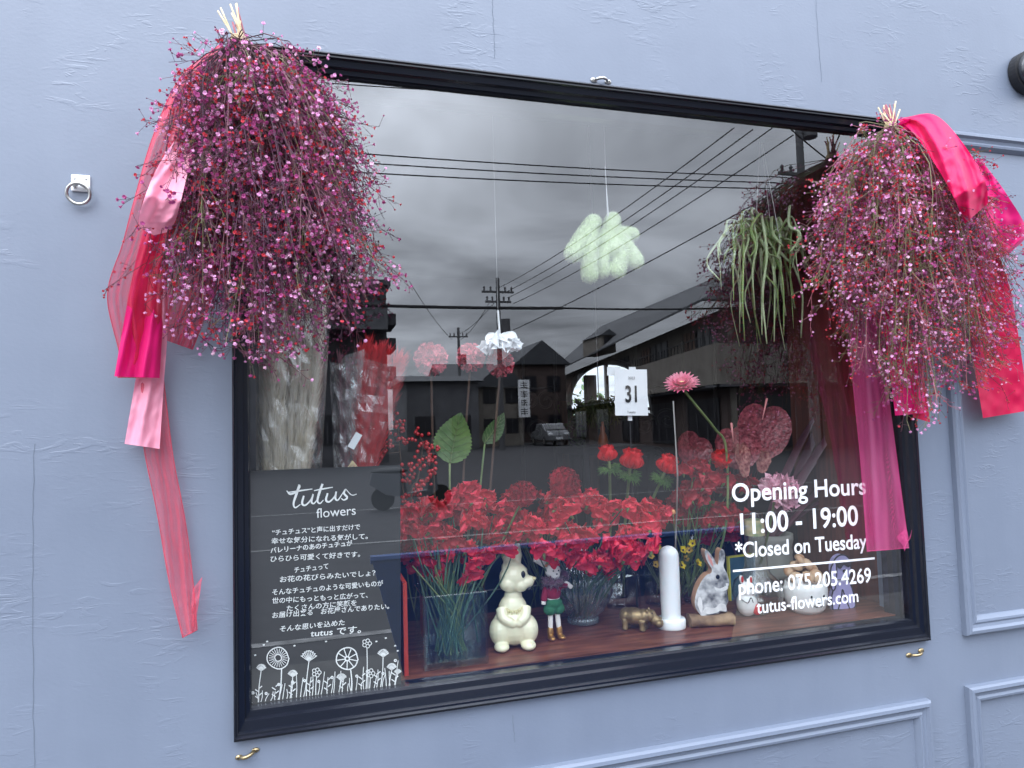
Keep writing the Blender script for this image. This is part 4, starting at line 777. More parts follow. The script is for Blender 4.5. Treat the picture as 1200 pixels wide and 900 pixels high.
# ================================================================== flowers in the window
fr = random.Random(31)
def petal(L_, W_, cup=.3, ruf=.0, r=fr, nu=6, nv=5, base=.25, tipround=2.2, curl=0.0):
    # grows along +z, faces -y, cups forward; ruf waves the rim
    b_ = MB(); rows = []; ph = r.uniform(0, 6)
    for i in range(nv+1):
        v = i/nv; wv = W_*(base*(1-v)+math.sin(min(1, v*1.05)**.8*math.pi*.86+.12))*.5/.95
        row = []
        for j in range(nu+1):
            u = 2*j/nu-1; rim = v**2
            z = L_*(v-(abs(u)**tipround)*.18*v); x = u*wv
            y = -cup*W_*(.5*u*u*(.4+.6*v)) - cup*L_*.6*math.sin(v*math.pi*.5)*v + curl*L_*v**3
            y += ruf*W_*rim*math.sin(u*5.5+ph)*.5+ruf*W_*rim*.35*math.sin(u*11+ph*2); z += ruf*L_*rim*.3*math.cos(u*7+ph)
            row.append(Vector((x, y, z)))
        rows.append(row)
    return b_.grid(rows)
def rotm(ax, a): return Matrix.Rotation(a, 4, ax)
def sweetpea(r):                    # ~34 mm: broad ruffled banner behind, two wings, a small green calyx
    b_ = MB(); k = r.uniform(.9, 1.12)
    for sg in (-1, 1): b_.merge(petal(.026*k, .030*k, .15, .26, r, 9, 6), Matrix.Translation((sg*.002, .002, 0)) @ rotm('Y', sg*r.uniform(.45, .75)) @ rotm('X', r.uniform(.1, .5)), 0)
    b_.merge(petal(.029*k, .042*k, .1, .27, r, 12, 7), rotm('X', r.uniform(.1, .4)), 0)
    for sg in (-1, 1): b_.merge(petal(.020*k, .019*k, .45, .2, r, 7, 5), Matrix.Translation((sg*.003, -.004, 0)) @ rotm('Y', sg*r.uniform(.15, .5)) @ rotm('X', -r.uniform(.3, .7)), 0)
    b_.tube([(0, .004, -.009), (0, .001, -.003), (0, 0, .004)], [.0015, .003, .0035], 6, 1)
    for q in range(4): b_.add([Vector((.002*math.cos(q*1.57), .002*math.sin(q*1.57), 0)), Vector((.0035*math.cos(q*1.57+.4), .0035*math.sin(q*1.57+.4), .003)), Vector((.005*math.cos(q*1.57+.2), .005*math.sin(q*1.57+.2), .008))], [(0, 1, 2)], 1)
    return b_
PEA = [sweetpea(fr).mesh('bloom', [M[k_], M['stemG']], True) for k_ in ('red', 'red', 'redP', 'red', 'redP', 'redD', 'red', 'redP')]
PEAD = [sweetpea(fr).mesh('bloom', [M['redD'], M['stemG']], True) for _ in range(4)]
def stem_to(foot, head, r=.0018, bend=.02, n=8): 
    foot, head = Vector(foot), Vector(head); mid = (foot+head)/2+Vector((fr.gauss(0, bend*.4), fr.gauss(0, bend*.3), bend*.3)); return bez([foot, mid, head], n)
def peas(label, group, heads, foot, ydep, meshes, stemm, per=(2, 4), yspread=.05, scale=1.0):
    for (px, py) in heads:
        y = ydep+fr.uniform(-yspread, yspread); H = at(px, py, y); f0 = Vector(foot)+Vector((fr.gauss(0, .022), fr.gauss(0, .014), fr.uniform(0, .012)))
        t = thing('sweet_pea', label, 'flower', f0, group); pts = stem_to(f0, H, bend=.03)
        b_ = MB(); b_.tube(pts, .0016, 5); b_.part('stem', stemm, t, True)
        for k in range(fr.randint(*per)):
            o_ = Vector((fr.gauss(0, .016), fr.gauss(-.008, .012), fr.gauss(0, .017))); up = Vector((fr.gauss(0, .5), fr.gauss(-.1, .35), 1)); fc = Vector((fr.gauss(0, .7), -1, fr.gauss(.1, .4)))
            put('bloom', fr.choice(meshes), t, basis(H+o_, up, fc, fr.uniform(.9, 1.2)*scale))
def fill(poly_rows, n):              # random pixels in a band: list of (py, x0, x1)
    out = []
    for _ in range(n):
        k = fr.uniform(0, len(poly_rows)-1.001); i = int(k); f = k-i; a, c = poly_rows[i], poly_rows[i+1]
        x0 = a[1]+(c[1]-a[1])*f; x1 = a[2]+(c[2]-a[2])*f; out.append((fr.uniform(x0, x1), a[0]+(c[0]-a[0])*f))
    return out
# ---- glass vases
def openvase(label, prof, c, mat, n=40, rib=0, ribn=0, waterz=None, wr=None, name='vase'):
    t = thing(name, label, 'vase', c); b_ = MB(); b_.lathe(prof, c, n, 0, rib, ribn); b_.part('glass', mat, t, True)
    if waterz:
        b_ = MB(); b_.lathe([(wr, waterz-.001), (.001, waterz)], c, 24); b_.part('water', M['water'], t, True)
    return t
# square vase, bottom left
c = at(528, 757, .13); c.z = ZS; s = mm(at(528, 740, .13)); hw = 37*s; vh = 82*s
t = thing('vase', 'square clear glass vase with green stems in water on the shelf', 'vase', c)
b = MB(); th = .0045
q8 = lambda h_, z_: [c+Vector((x*h_, y*h_, z_)) for x, y in ((-1, -1), (1, -1), (1, 1), (-1, 1))]
b.add(q8(hw, .001)+q8(hw, vh)+q8(hw-th, vh)+q8(hw-th, .012), [(3, 2, 1, 0), (12, 13, 14, 15)]+[f_ for i_ in range(4) for f_ in ((i_, (i_+1) % 4, 4+(i_+1) % 4, 4+i_), (4+i_, 4+(i_+1) % 4, 8+(i_+1) % 4, 8+i_), (8+i_, 8+(i_+1) % 4, 12+(i_+1) % 4, 12+i_))])
g = b.part('glass', M['vase'], t, True); g = modified(g, ('BEVEL', dict(width=.0022, segments=3, limit_method='ANGLE'))); g.data.polygons.foreach_set('use_smooth', [False]*len(g.data.polygons))
b = MB(); b.box(c+Vector((-hw+.005, -hw+.005, .013)), c+Vector((hw-.005, hw-.005, vh*.56))); b.part('water', M['water'], t)
VA = c
b = [(505, 586), (566, 580)]
peas('vivid red sweet pea with frilled petals in the square vase', 'red sweet peas in the square vase',
     fill([(588, 520, 580), (605, 476, 606), (620, 472, 622), (640, 476, 592), (658, 480, 570)], 22)+[(547, 578), (566, 585), (512, 597), (500, 655), (532, 652), (560, 668), (486, 600), (482, 622), (498, 668), (596, 634)], VA+Vector((0, .0, .015)), .15, PEA, M['stemDG'], (3, 4), .04)
# round ribbed vase
c = shelf(693, 736); s = mm(c+Vector((0, 0, .06))); vp = [(17, 0), (19, 1), (18, 6), (16, 8), (26, 16), (33, 30), (36, 44), (34, 58), (27, 68), (22, 72), (22, 77), (25, 82)]
VB = Vector(c)+Vector((0, .05, 0)); t = openvase('round blue tinted ribbed glass vase on a foot full of green stems', [(.002, .001)]+[(r_*s, z_*s+.001) for r_, z_ in vp], VB, M['ribvase'], 112, .04, 28, 44*s, 33*s)
peas('bright red sweet pea in the round ribbed vase', 'red sweet peas in the round vase',
     fill([(585, 668, 740), (598, 655, 768), (612, 640, 772), (630, 648, 762), (648, 668, 748), (662, 700, 735)], 22)+[(672, 580), (752, 600), (768, 605), (640, 618), (622, 620), (716, 655), (700, 664), (632, 628), (650, 640)], VB+Vector((0, 0, .012)), .12, PEA, M['stemDG'], (3, 4), .05)
peas('dim dark red sweet pea farther back behind the white candle', 'dark red sweet peas farther back',
     fill([(552, 812, 852), (568, 778, 862), (590, 770, 864), (612, 780, 862), (632, 800, 860)], 22), shelf(826, 716)+Vector((0, .08, .02)), .26, PEAD, M['stemG'], (3, 4), .05)
peas('deep red sweet pea half hidden between the two front vases', 'deep red sweet peas between the vases',
     fill([(590, 590, 650), (612, 600, 665), (634, 585, 640)], 9), VB+Vector((-.06, .1, .02)), .22, PEAD, M['stemG'], (3, 4), .04)
peas('deep red sweet pea beside the sign board edge', 'deep red sweet peas beside the sign', [(482, 608), (478, 625), (490, 640), (476, 645)], VA+Vector((-.03, .06, .02)), .2, PEAD, M['stemG'], (3, 4), .02)
# loose green stems in the two vases
for V, h, w_, lab in ((VA, .17, .036, 'square'), (VB, .14, .022, 'round')):
    b = MB()
    for k in range(46):
        a = fr.uniform(0, 6.28); ra = fr.uniform(0, 1); b.tube(bez([V+Vector((w_*.95*math.cos(a)*ra, w_*.95*math.sin(a)*ra, .014)), V+Vector((fr.gauss(0, .01), fr.gauss(0, .01), h*.5)), V+Vector((-w_*1.5*math.cos(a)*ra+fr.gauss(0, .02), -w_*.8*math.sin(a)*ra, h+fr.uniform(0, .06)))], 6), .0016, 4, fr.randint(0, 1))
    b.solo('cut_stems', [M['stemDG'], M['stemG']], 'bundle of thin green stems standing in the %s vase' % lab, 'stems', kind='stuff', org=V)
# ---- ranunculus
def ranunculus(r):
    b_ = MB()
    for ring_ in range(9):
        rad_ = .004+ring_*.0034; nn = 4+ring_; hgt = .026-.0007*ring_*ring_*.35
        for k in range(nn):
            a = k*6.283/nn+ring_*.8+r.uniform(-.15, .15); p_ = petal(hgt, .014+ring_*.0022, .5-.02*ring_, .08, r, 5, 4, .5)
            b_.merge(p_, rotm('Z', a) @ Matrix.Translation((0, rad_*.75, -.003*ring_*.3)) @ rotm('X', -.06*ring_-r.uniform(-.05, .05)))
    return b_
RAN = [ranunculus(fr).mesh('bloom', M['ranu'], True) for _ in range(2)]
def single(name, label, cat, bloom, H, up, face, foot, sr, stemm, extra=None, group=None, scale=1.0):
    t = thing(name, label, cat, foot, group); put('bloom', bloom, t, basis(H, up, face, scale)); upv = Vector(up).normalized()
    b_ = MB(); b_.tube(bez([foot, (Vector(foot)*.45+Vector(H)*.55)+Vector((fr.gauss(0, .006), 0, 0))-upv*.01, Vector(H)-upv*.02, H], 12), sr, 7); b_.part('stem', stemm, t, True); return t
single('ranunculus', 'dark red many petalled ranunculus, the taller and larger of the two', 'flower', RAN[0], at(662, 564, .085), (-.1, -1, .55), (0, 0, 1), VB+Vector((0, .03, .02)), .0026, M['stemG'], scale=1.25)
single('ranunculus', 'dark red ranunculus tilted left, the lower of the two', 'flower', RAN[1], at(613, 578, .085), (-.35, -1, .6), (0, 0, 1), VA+Vector((.03, .05, .03)), .0024, M['stemG'], scale=1.05)
# ---- anemones with a feathery ruff
def anemone(r, openness, centre=True):
    b_ = MB()
    for ring_ in range(2):
        for k in range(5):
            a = k*6.283/5+ring_*.63+r.uniform(-.1, .1); b_.merge(petal(.034, .033, .42, .10, r, 6, 5, .45), rotm('Z', a) @ Matrix.Translation((0, .003, 0)) @ rotm('X', -openness*(1.1-.25*ring_)), 0)
    b_.ball((0, 0, .006), (.009, .009, .006), 12, 6, 1)
    for k in range(36):
        a = k*.1745+r.uniform(-.05, .05); q = Vector((math.cos(a), math.sin(a), 0)); b_.tube([q*.004+Vector((0, 0, .006)), q*.013+Vector((0, 0, .010+r.uniform(0, .003)))], .0006, 3, 1)
    return b_
ANC = [anemone(fr, .62).mesh('bloom', [M['redA'], M['darkc']], True) for _ in range(3)]; ANO = anemone(fr, .85).mesh('bloom', [M['redA'], M['darkc']], True)
def frillmesh(r, n=70, R0=.034):
    b_ = MB()
    for k in range(n):
        a = r.uniform(0, 6.283); q = Vector((math.cos(a), math.sin(a), r.uniform(-.55, .25))).normalized()*R0*r.uniform(.7, 1.05); sd_ = Vector((-math.sin(a), math.cos(a), 0))
        P = bez([(0, 0, 0), q*.5+Vector((0, 0, .006)), q], 4); b_.tube(P, [.0014, .0014, .0016, .0012, .0005], 4, 0, True, .5)
        for sg in (-1, 1): b_.tube([P[2], P[2]+q*.28+sd_*sg*.008, P[2]+q*.4+sd_*sg*.012], [.0011, .001, .0004], 4, 0, True, .5)
    return b_
FRL = [frillmesh(fr).mesh('ruff', M['frill'], True) for _ in range(2)]
AF = shelf(738, 715)+Vector((0, .06, .02))
for lab, px, py, up, me, fz, op, sc in (('scarlet anemone in bud on the left of the pale green ruffs', 713, 532, (-.15, -.1, 1), ANC[0], 24, 0, 1.1), ('open topped scarlet anemone above the middle green ruff', 739, 540, (.05, -.35, 1), ANC[1], 26, 0, 1.35), ('scarlet anemone leaning right beside the grey stick', 779, 545, (.25, -.4, .9), ANC[2], 24, 0, 1.3)):
    H = at(px, py+8, .20); f0 = AF+Vector((fr.gauss(0, .02), 0, 0)); t = single('anemone', lab, 'flower', me, H, up, (0, -1, 0), f0, .0036, M['stemG'], scale=sc)
    put('ruff', FRL[0], t, basis(H-Vector(up).normalized()*.022, up, (0, -1, 0), .98))
H = at(838, 541, .22); t = single('anemone', 'wide open scarlet anemone facing us with a black centre', 'flower', ANO, H, (.25, -.9, .35), (0, 0, 1), shelf(826, 716)+Vector((0, .07, .02)), .003, M['stemG'], scale=1.1)
put('ruff', FRL[1], t, basis(at(829, 592, .24), (0, 0, 1), (0, -1, 0), .85))
# ---- pink gerbera and pale carnation
def daisy(r):
    b_ = MB()
    for ring_, (nn, tilt, ln) in enumerate(((22, 1.5, .033), (20, 1.3, .029), (16, 1.0, .022), (12, .7, .014))):
        for k in range(nn):
            a = k*6.283/nn+ring_*.3+r.uniform(-.05, .05); b_.merge(petal(ln*r.uniform(.92, 1.06), .0105, .18, .05, r, 4, 4, .6), rotm('Z', a) @ Matrix.Translation((0, .003, .001*ring_)) @ rotm('X', -tilt), 0)
    b_.ball((0, 0, .003), (.007, .007, .005), 10, 6, 1); return b_
H = at(799, 451, .16); t = single('gerbera', 'pink gerbera on a curving green stem beside the calendar', 'flower', daisy(fr).mesh('bloom', [M['pink'], M['cream']], True), H, (-.35, -.55, .85), (0, -1, 0), shelf(845, 716)+Vector((0, .08, .02)), .003, M['stemG'], scale=1.22)
for o in list(t.children):
    if o.name.startswith('stem'): bpy.data.objects.remove(o)
b = MB(); b.tube(bez([H+Vector((.004, .008, -.006)), at(818, 478, .17), at(838, 503, .19), at(851, 527, .20), at(850, 620, .22), shelf(845, 716)+Vector((0, .08, .02))], 24), .0032, 7); b.part('stem', M['stemG'], t, True)
def carnation(r):
    b_ = MB()
    for k in range(75):
        z = r.uniform(-.25, 1); a = r.uniform(0, 6.283); q = Vector((math.cos(a)*math.sqrt(1-z*z), math.sin(a)*math.sqrt(1-z*z), z)); b_.merge(petal(.032*r.uniform(.8, 1.05), .019, .12, .5, r, 7, 4, .3), basis((0, 0, 0), q, Vector((r.gauss(0, 1), r.gauss(0, 1), r.gauss(0, 1)))))
    return b_
H = at(912, 577, .14); single('carnation', 'pale pink ruffled carnation behind the white lettering', 'flower', carnation(fr).mesh('bloom', [M['pale']], True), H, (0, -.7, .8), (0, 0, 1), shelf(905, 712)+Vector((0, .04, .10)), .003, M['stemG'], scale=1.55)
# ---- round red flower heads on tall stems
def pompom(r):
    b_ = MB()
    for k in range(130):
        z = r.uniform(-1, 1); a = r.uniform(0, 6.283); q = Vector((math.cos(a)*math.sqrt(1-z*z), math.sin(a)*math.sqrt(1-z*z)*.6, z)); b_.merge(petal(.041*r.uniform(.9, 1.0), .030, .12, .35, r, 8, 4, .3), basis(q*.003, q, Vector((r.gauss(0, 1), r.gauss(0, 1), r.gauss(0, 1)))))
    return b_
POM = [pompom(fr).mesh('bloom', M['pompom'], True) for _ in range(2)]
for lab, px, py, sc, fx, fy in (('round red pompom flower head, leftmost of three', 505, 421, .86, 514, 590), ('round red pompom flower head between two others', 551, 419, .76, 543, 590), ('round red pompom flower head under the white paper cup', 586, 426, .74, 560, 590)):
    H = at(px, py, .22); f0 = at(fx, fy, .22); f0 = Vector((f0.x, f0.y, ZS+.03)); single('pompom_flower', lab, 'flower', POM[0 if sc > .8 else 1], H, (0, -.1, 1), (0, -1, 0), f0, .0028, M['twig'], scale=sc)
# ---- broad green leaves
def leafmesh(L_, W_, r, cup=.12, serr=.03, nv=16, nu=10):
    b_ = MB(); rows = []
    for i in range(nv+1):
        v = i/nv; wv = W_*(math.sin(math.pi*v**.72))**.8*.5*(1+serr*(1 if i % 2 else -1)) if 0 < v < 1 else .0005
        rows.append([Vector((wv*(2*j/nu-1), cup*wv*abs(2*j/nu-1)+.06*L_*math.sin(v*3)-(.0016 if (j+i) % 3 == 0 else 0), L_*v)) for j in range(nu+1)])
    return b_.grid(rows)
def veins(mb, L_, W_, cup, Mx, n=7):
    f_ = lambda v: W_*(math.sin(math.pi*v**.72))**.8*.5 if 0 < v < 1 else .0005
    pt = lambda x, v: Mx @ Vector((x, cup*abs(x)+.06*L_*math.sin(v*3)-.0022, L_*v))
    mb.tube([pt(0, k/12) for k in range(13)], lerpl([.0012, .0009, .0003], 12), 4, 1)
    for k in range(n):
        v0 = .06+k*.12
        for sg in (-1, 1): mb.tube([pt(sg*f_(min(.97, v0+.2*q))*q*.95, min(.97, v0+.2*q)) for q in (0, .25, .5, .75, 1)], [.0007, .0006, .0005, .0004, .0002], 3, 1)
def leafstem(label, px, py, tipdir, L_, W_, face, mat, foot, y):
    base = at(px, py, y); t = thing('leafy_stem', label, 'plant', foot); b_ = MB(); b_.merge(leafmesh(L_, W_, fr, serr=.05, nv=30), basis(base, tipdir, face)); veins(b_, L_, W_, .12, basis(base, tipdir, face)); b_.part('leaf', [mat, M['stemG']], t, True)
    b_ = MB(); b_.tube(bez([foot, (Vector(foot)+base)/2+Vector((.004, 0, 0)), base], 8), .0024, 6); b_.part('stem', M['stemG'], t, True)
leafstem('broad pale green serrated leaf standing behind the red flowers', 527, 543, (.25, 0, 1), .115, .088, (.1, -1, .15), M['leaf'], VA+Vector((0, .06, .03)), .2)
leafstem('darker green folded leaf behind the broad pale one', 568, 520, (.55, 0, .8), .085, .045, (-.7, -.8, .2), M['leafD'], VA+Vector((.04, .08, .03)), .24)
# ---- red berries
def berries(label, pts, clusters, y, foot):
    t = thing('berry_branch', label, 'branch', foot, 'branches of red berries'); b_ = MB(); P = [Vector(foot)]+[at(a, c_, y) for a, c_ in pts]; Q = bez(P, 18); b_.tube(Q, lerpl([.0028, .0018, .001], 18), 6); tw = b_
    for (px, py, n, sp) in clusters:
        c_ = at(px, py, y); near = min(Q, key=lambda v: (v-c_).length); tw.tube([near, (near+c_)/2+Vector((0, -.004, 0)), c_], .0009, 4); q = MB()
        for k in range(n):
            a = Vector((fr.gauss(0, sp), fr.gauss(0, sp*.7), fr.gauss(0, sp))); q.ball(c_+a, .0044*fr.uniform(.85, 1.1), 10, 7)
        q.part('berry_cluster', M['berry'], t, True)
    tw.part('twig', M['twig'], t, True)
berries('branch of shiny red berries rising beside the cellophane', [(474, 590), (470, 545), (466, 498)], [(466, 495, 16, .011), (452, 520, 16, .012), (470, 515, 12, .010), (448, 532, 10, .008), (478, 560, 18, .012), (482, 585, 20, .013)], .24, VA+Vector((-.05, .1, .02)))
berries('branch of shiny red berries bending right', [(482, 590), (490, 560), (496, 520)], [(492, 512, 10, .008), (500, 522, 10, .008), (508, 526, 8, .007), (506, 543, 18, .011), (500, 562, 12, .009), (488, 545, 10, .010), (492, 572, 9, .008), (498, 535, 6, .008)], .20, VA+Vector((-.04, .11, .02)))
# ---- waxy burgundy anthurium leaves
def heart(W_, H_, r):
    b_ = MB(); rows = []; nv, nu = 22, 18
    for i in range(nv+1):
        v = i/nv; row = []
        for j in range(nu+1):
            u = 2*j/nu-1; a = u*math.pi; rad_ = v*(1-.30*math.sin(abs(a)*.5)**10) ; sx = math.sin(a); cz = -math.cos(a)
            x = W_*.5*rad_*sx*(1+.12*math.cos(a)); z = H_*.5*rad_*cz*(.9+.25*(cz < 0))+H_*.12*(1-abs(u))*-v*.6+H_*.15*rad_*(abs(u)**6)*-1.2
            y = -.10*W_*rad_**2+.004*math.sin(9*rad_+2*abs(a))*math.sin(a*5)*rad_
            row.append(Vector((x, y, z)))
        rows.append(row)
    return b_.grid(rows)
def anthurium(label, px, py, W_, H_, face, roll, mat, y, spad=True):
    c_ = at(px, py, y); s_ = mm(c_); f0 = shelf(900, 712)+Vector((.03, .12, .03)); t = thing('anthurium', label, 'flower', f0, 'anthuriums on the right')
    Mx = basis(c_, (roll, 0, 1), face); b_ = MB(); b_.merge(heart(W_*s_, H_*s_, fr), Mx); b_.part('waxy_leaf', mat, t, True)
    if spad: b_ = MB(); b_.tube([Mx @ Vector((0, -.002, H_*s_*.25)), Mx @ Vector((-.004, -.022, H_*s_*.33)), Mx @ Vector((-.012, -.03, -H_*s_*.02))], [.0028, .003, .0014], 8); b_.part('spadix', M['spadix'], t, True)
    b_ = MB(); b_.tube(bez([f0, (f0+c_)/2+Vector((.0, .03, .02)), c_+Vector((0, .006, 0))], 8), .0026, 6); b_.part('stem', M['cordy'], t, True)
anthurium('largest shiny burgundy anthurium, heart shaped and upright', 895, 492, 62, 72, (-.35, -1, .1), .18, M['anth'], .25)
anthurium('smaller burgundy anthurium turned to the left', 862, 513, 52, 58, (-.5, -1, .1), -.25, M['anth'], .22)
anthurium('small pinkish mottled anthurium in front of the darker two', 868, 530, 26, 46, (.3, -1, -.1), -.1, M['anthP'], .20, False)
anthurium('small half curled anthurium tip hanging under the largest one', 893, 535, 24, 30, (.1, -1, -.2), .2, M['anthP'], .21, False)
anthurium('dim dark red anthurium far behind on the left of the pair', 815, 520, 46, 44, (.2, -1, .5), .6, M['anth'], .42, False)
# ---- purple strap leaved plant in a ribbed pot
pc = shelf(955, 712)+Vector((0, .17, 0)); s = mm(pc+Vector((0, 0, .12)))
t = thing('strap_leaf_plant', 'purple strap leaved plant in a pale ribbed pot behind the phone number', 'plant', pc)
b = MB(); b.lathe([(.002, .001), (22*s, .001), (24*s, 20*s)]+[((25+(.7 if k % 2 else 0))*s, (20+k*4)*s) for k in range(10)]+[(27*s, 62*s), (27*s, 68*s), (24*s, 68*s), (23*s, 40*s)], pc, 36); b.part('pot', M['potw'], t, True)
b = MB()
for k, (px, py) in enumerate(((985, 448), (1002, 470), (972, 500), (958, 520), (942, 548), (1010, 520), (990, 500), (1020, 560), (935, 600), (965, 470), (1000, 560), (1028, 520))):
    tip = at(px, py, .36+fr.uniform(-.1, .08)); b0 = pc+Vector((fr.gauss(0, .008), fr.gauss(0, .008), 60*s)); P = bez([b0, b0*.5+tip*.5+Vector((0, 0, .025)), tip], 10); sd_ = Vector((1, fr.uniform(-.6, .6), 0)).normalized()
    b.grid([[p-sd_*w_, p+Vector((0, .004, 0)), p+sd_*w_] for p, w_ in zip(P, lerpl([.006, .014, .012, .001], 10))])
b.part('strap_leaves', M['cordy'], t, True)
# ---- small yellow flowers in a jar, and other jars
yc = shelf(800, 716)+Vector((0, .09, 0)); s = mm(yc)
openvase('straight clear jar holding little yellow flowers behind the candle', [(.002, .001), (24*s, .001), (24*s, 50*s), (23*s, 51*s)], yc, M['vase'], 32, 0, 0, 20*s, 23*s, 'jar')
def pansy(r):
    b_ = MB()
    for k in range(5): b_.merge(petal(.013, .013, .2, .2, r, 4, 4), rotm('Z', k*1.257) @ rotm('X', -1.15), 0)
    b_.ball((0, 0, .003), .003, 6, 4, 1); return b_
PAN = [pansy(fr).mesh('bloom', [M['yflow'], M['twig']], True), pansy(fr).mesh('bloom', [M['yflowD'], M['twig']], True)]
for k, (px, py, mi) in enumerate(((812, 637, 0), (817, 660, 0), (800, 645, 0), (771, 642, 1), (762, 652, 1), (776, 655, 1), (768, 662, 1), (803, 655, 1), (798, 663, 0), (808, 645, 1), (757, 645, 1))):
    H = at(px, py, .24+fr.uniform(-.03, .03)); lab = ('bright yellow little flower to the right of the candle head', 'dull ochre little flower around the candle')[mi]
    single('yellow_flower', lab, 'flower', PAN[mi], H, (fr.gauss(0, .4), -.8, .5), (0, 0, 1), yc+Vector((fr.gauss(0, .01), fr.gauss(0, .01), .005)), .0011, M['stemG'], group=('bright yellow flowers in the jar', 'ochre flowers in the jar')[mi], scale=1.0 if mi == 0 else .9)
tc_ = shelf(738, 715)+Vector((0, .06, 0)); s = mm(tc_)
openvase('straight clear jar holding the anemone stems behind the hippo', [(.002, .001), (25*s, .001), (25*s, 62*s), (24*s, 63*s)], tc_, M['vase'], 32, 0, 0, 30*s, 24*s, 'jar')
tj = shelf(832, 712)+Vector((0, .07, 0)); s = mm(tj)
openvase('tall narrow clear jar behind the grey rabbit cutout', [(.002, .001), (17*s, .001), (17*s, 78*s), (16*s, 79*s)], tj, M['vase'], 28, 0, 0, 40*s, 16*s, 'jar')
# orange bud
H = at(789, 602, .15); single('bud', 'small orange brown bud on a thin green stem', 'flower', MB().ball((0, 0, .004), (.006, .006, .007), 10, 6).mesh('bloom', M['foil'], True), H, (-.2, -.3, 1), (0, -1, 0), tj+Vector((0, 0, .02)), .0016, M['stemG'])

# ------------------------------------------------------------------ wrapped bunches standing behind the sign
def plume(P, R0, n, r, lean=.35, hl=.045):
    b_ = MB(); k = len(P)-1; b_.tube(P, [R0*.55*(.25+.75*math.sin(math.pi*min(1, i/k*.9+.1))) for i in range(k+1)], 8)
    for i in range(n):
        u = r.random()**.8; f = u*k; j = min(int(f), k-1); c_ = P[j].lerp(P[j+1], f-j); tg = (P[j+1]-P[j]).normalized(); a = r.uniform(0, 6.283); o_ = tg.orthogonal().normalized(); o_ = Matrix.Rotation(a, 3, tg) @ o_
        rr_ = R0*(.35+.65*math.sin(math.pi*min(1, u*.92+.08))**.7)*r.uniform(.5, 1.1); d_ = (tg+o_*lean).normalized(); L_ = hl*r.uniform(.6, 1.2); s_ = tg.cross(o_)*.0009
        p0 = c_+o_*rr_*.25; p1 = p0+d_*L_*.55+o_*rr_*.35; p2 = p0+d_*L_+o_*rr_*.3-Vector((0, 0, .004))
        b_.add([p0-s_, p0+s_, p1+s_*.8, p1-s_*.8, p2], [(0, 1, 2, 3), (3, 2, 4)], 0 if r.random() < .7 else 1)  # second hair tone mixed in at random
    return b_
def cone(mb, bottom, top, y0, depth, n=18, nv=14, jag=.006, seed=0, arc=(0, 6.283), ragged=.0):
    # cellophane sleeve: bottom (px0, px1, py), top (px0, py0, px1, py1)
    r = random.Random(seed); rows = []
    for i in range(nv+1):
        v = i/nv; row = []
        for j in range(n+1):
            th_ = arc[0]+(arc[1]-arc[0])*j/n; u = .5+.5*math.cos(th_); xb = bottom[0]+(bottom[1]-bottom[0])*u; xt = top[0]+(top[2]-top[0])*u; yt_ = top[1]+(top[3]-top[1])*u
            px = xb+(xt-xb)*v; py = bottom[2]+(yt_-bottom[2])*v; dd = depth*(.35+.65*v); y = y0-dd*math.sin(th_)+mnoise.noise(Vector((th_*2, v*7, seed)))*.014+r.gauss(0, jag)
            row.append(at(px, py+(r.uniform(-ragged, ragged) if i == nv else 0), max(.036, y)))
        rows.append(row)
    return mb.grid(rows)
pr = random.Random(77)
f0 = at(342, 640, .10); t = thing('pampas_bunch', 'cellophane wrapped bunch of cream pampas plumes standing behind the sign', 'bunch', at(340, 760, .16))
for k, (px, py) in enumerate(((303, 330), (318, 372), (331, 345), (345, 392), (352, 330), (366, 348), (379, 340), (311, 430), (372, 420), (340, 455))):
    y = .10+pr.uniform(-.03, .05); b0 = at(332+(px-340)*.22+pr.uniform(-4, 4), 640, .10); tip = at(px, py, y); P = bez([b0, (b0+tip)/2+Vector(((px-340)*.00014, 0, 0)), tip], 12)
    q = MB(); q.tube(P[:9], .002, 5, 0); q.part('stem', M['straw'], t, True); plume(P[2:], .0125, 1300, pr, .22, .05).part('plume', [M['pampas'], M['pampasD']], t)
b = MB(); cone(b, (306, 372, 640), (290, 318, 388, 352), .11, .07, 20, 18, seed=4, ragged=4); b.part('cellophane', M['cello'], t)
p = at(307, 412, .062); s = mm(p); b = MB(); b.box(p+Vector((-4*s, 0, -8*s)), p+Vector((4*s, .0006, 8*s))); lb_ = b.part('price_tag', M['paper'], t)
b = MB()
for k in range(6): b.box(p+Vector((-2.8*s, -.0006, (5-k*2.1)*s)), p+Vector((2.8*s, -.0001, (5.9-k*2.1)*s)))
b.part('printed_lines', M['inkgrey'], lb_)
t = thing('grass_bunch', 'crinkled cellophane sleeve of dim mauve grass between the pampas and the red bunch', 'bunch', at(404, 760, .2))
for k, (px, py) in enumerate(((398, 425), (408, 432), (418, 418), (426, 420), (404, 450))):
    b0 = at(404+pr.uniform(-3, 3), 640, .2); tip = at(px, py, .2+pr.uniform(-.03, .03)); plume(bez([b0, (b0+tip)/2, tip], 10)[1:], .009, 320, pr, .2, .04).part('plume', M['mauve'], t)
b = MB(); cone(b, (394, 416, 640), (386, 425, 432, 412), .19, .05, 18, 18, seed=9, ragged=6); b.part('cellophane', M['cello2'], t)
t = thing('red_grass_bunch', 'cellophane wrapped bunch of red feathery grass with a small paper tag', 'bunch', at(424, 760, .17))
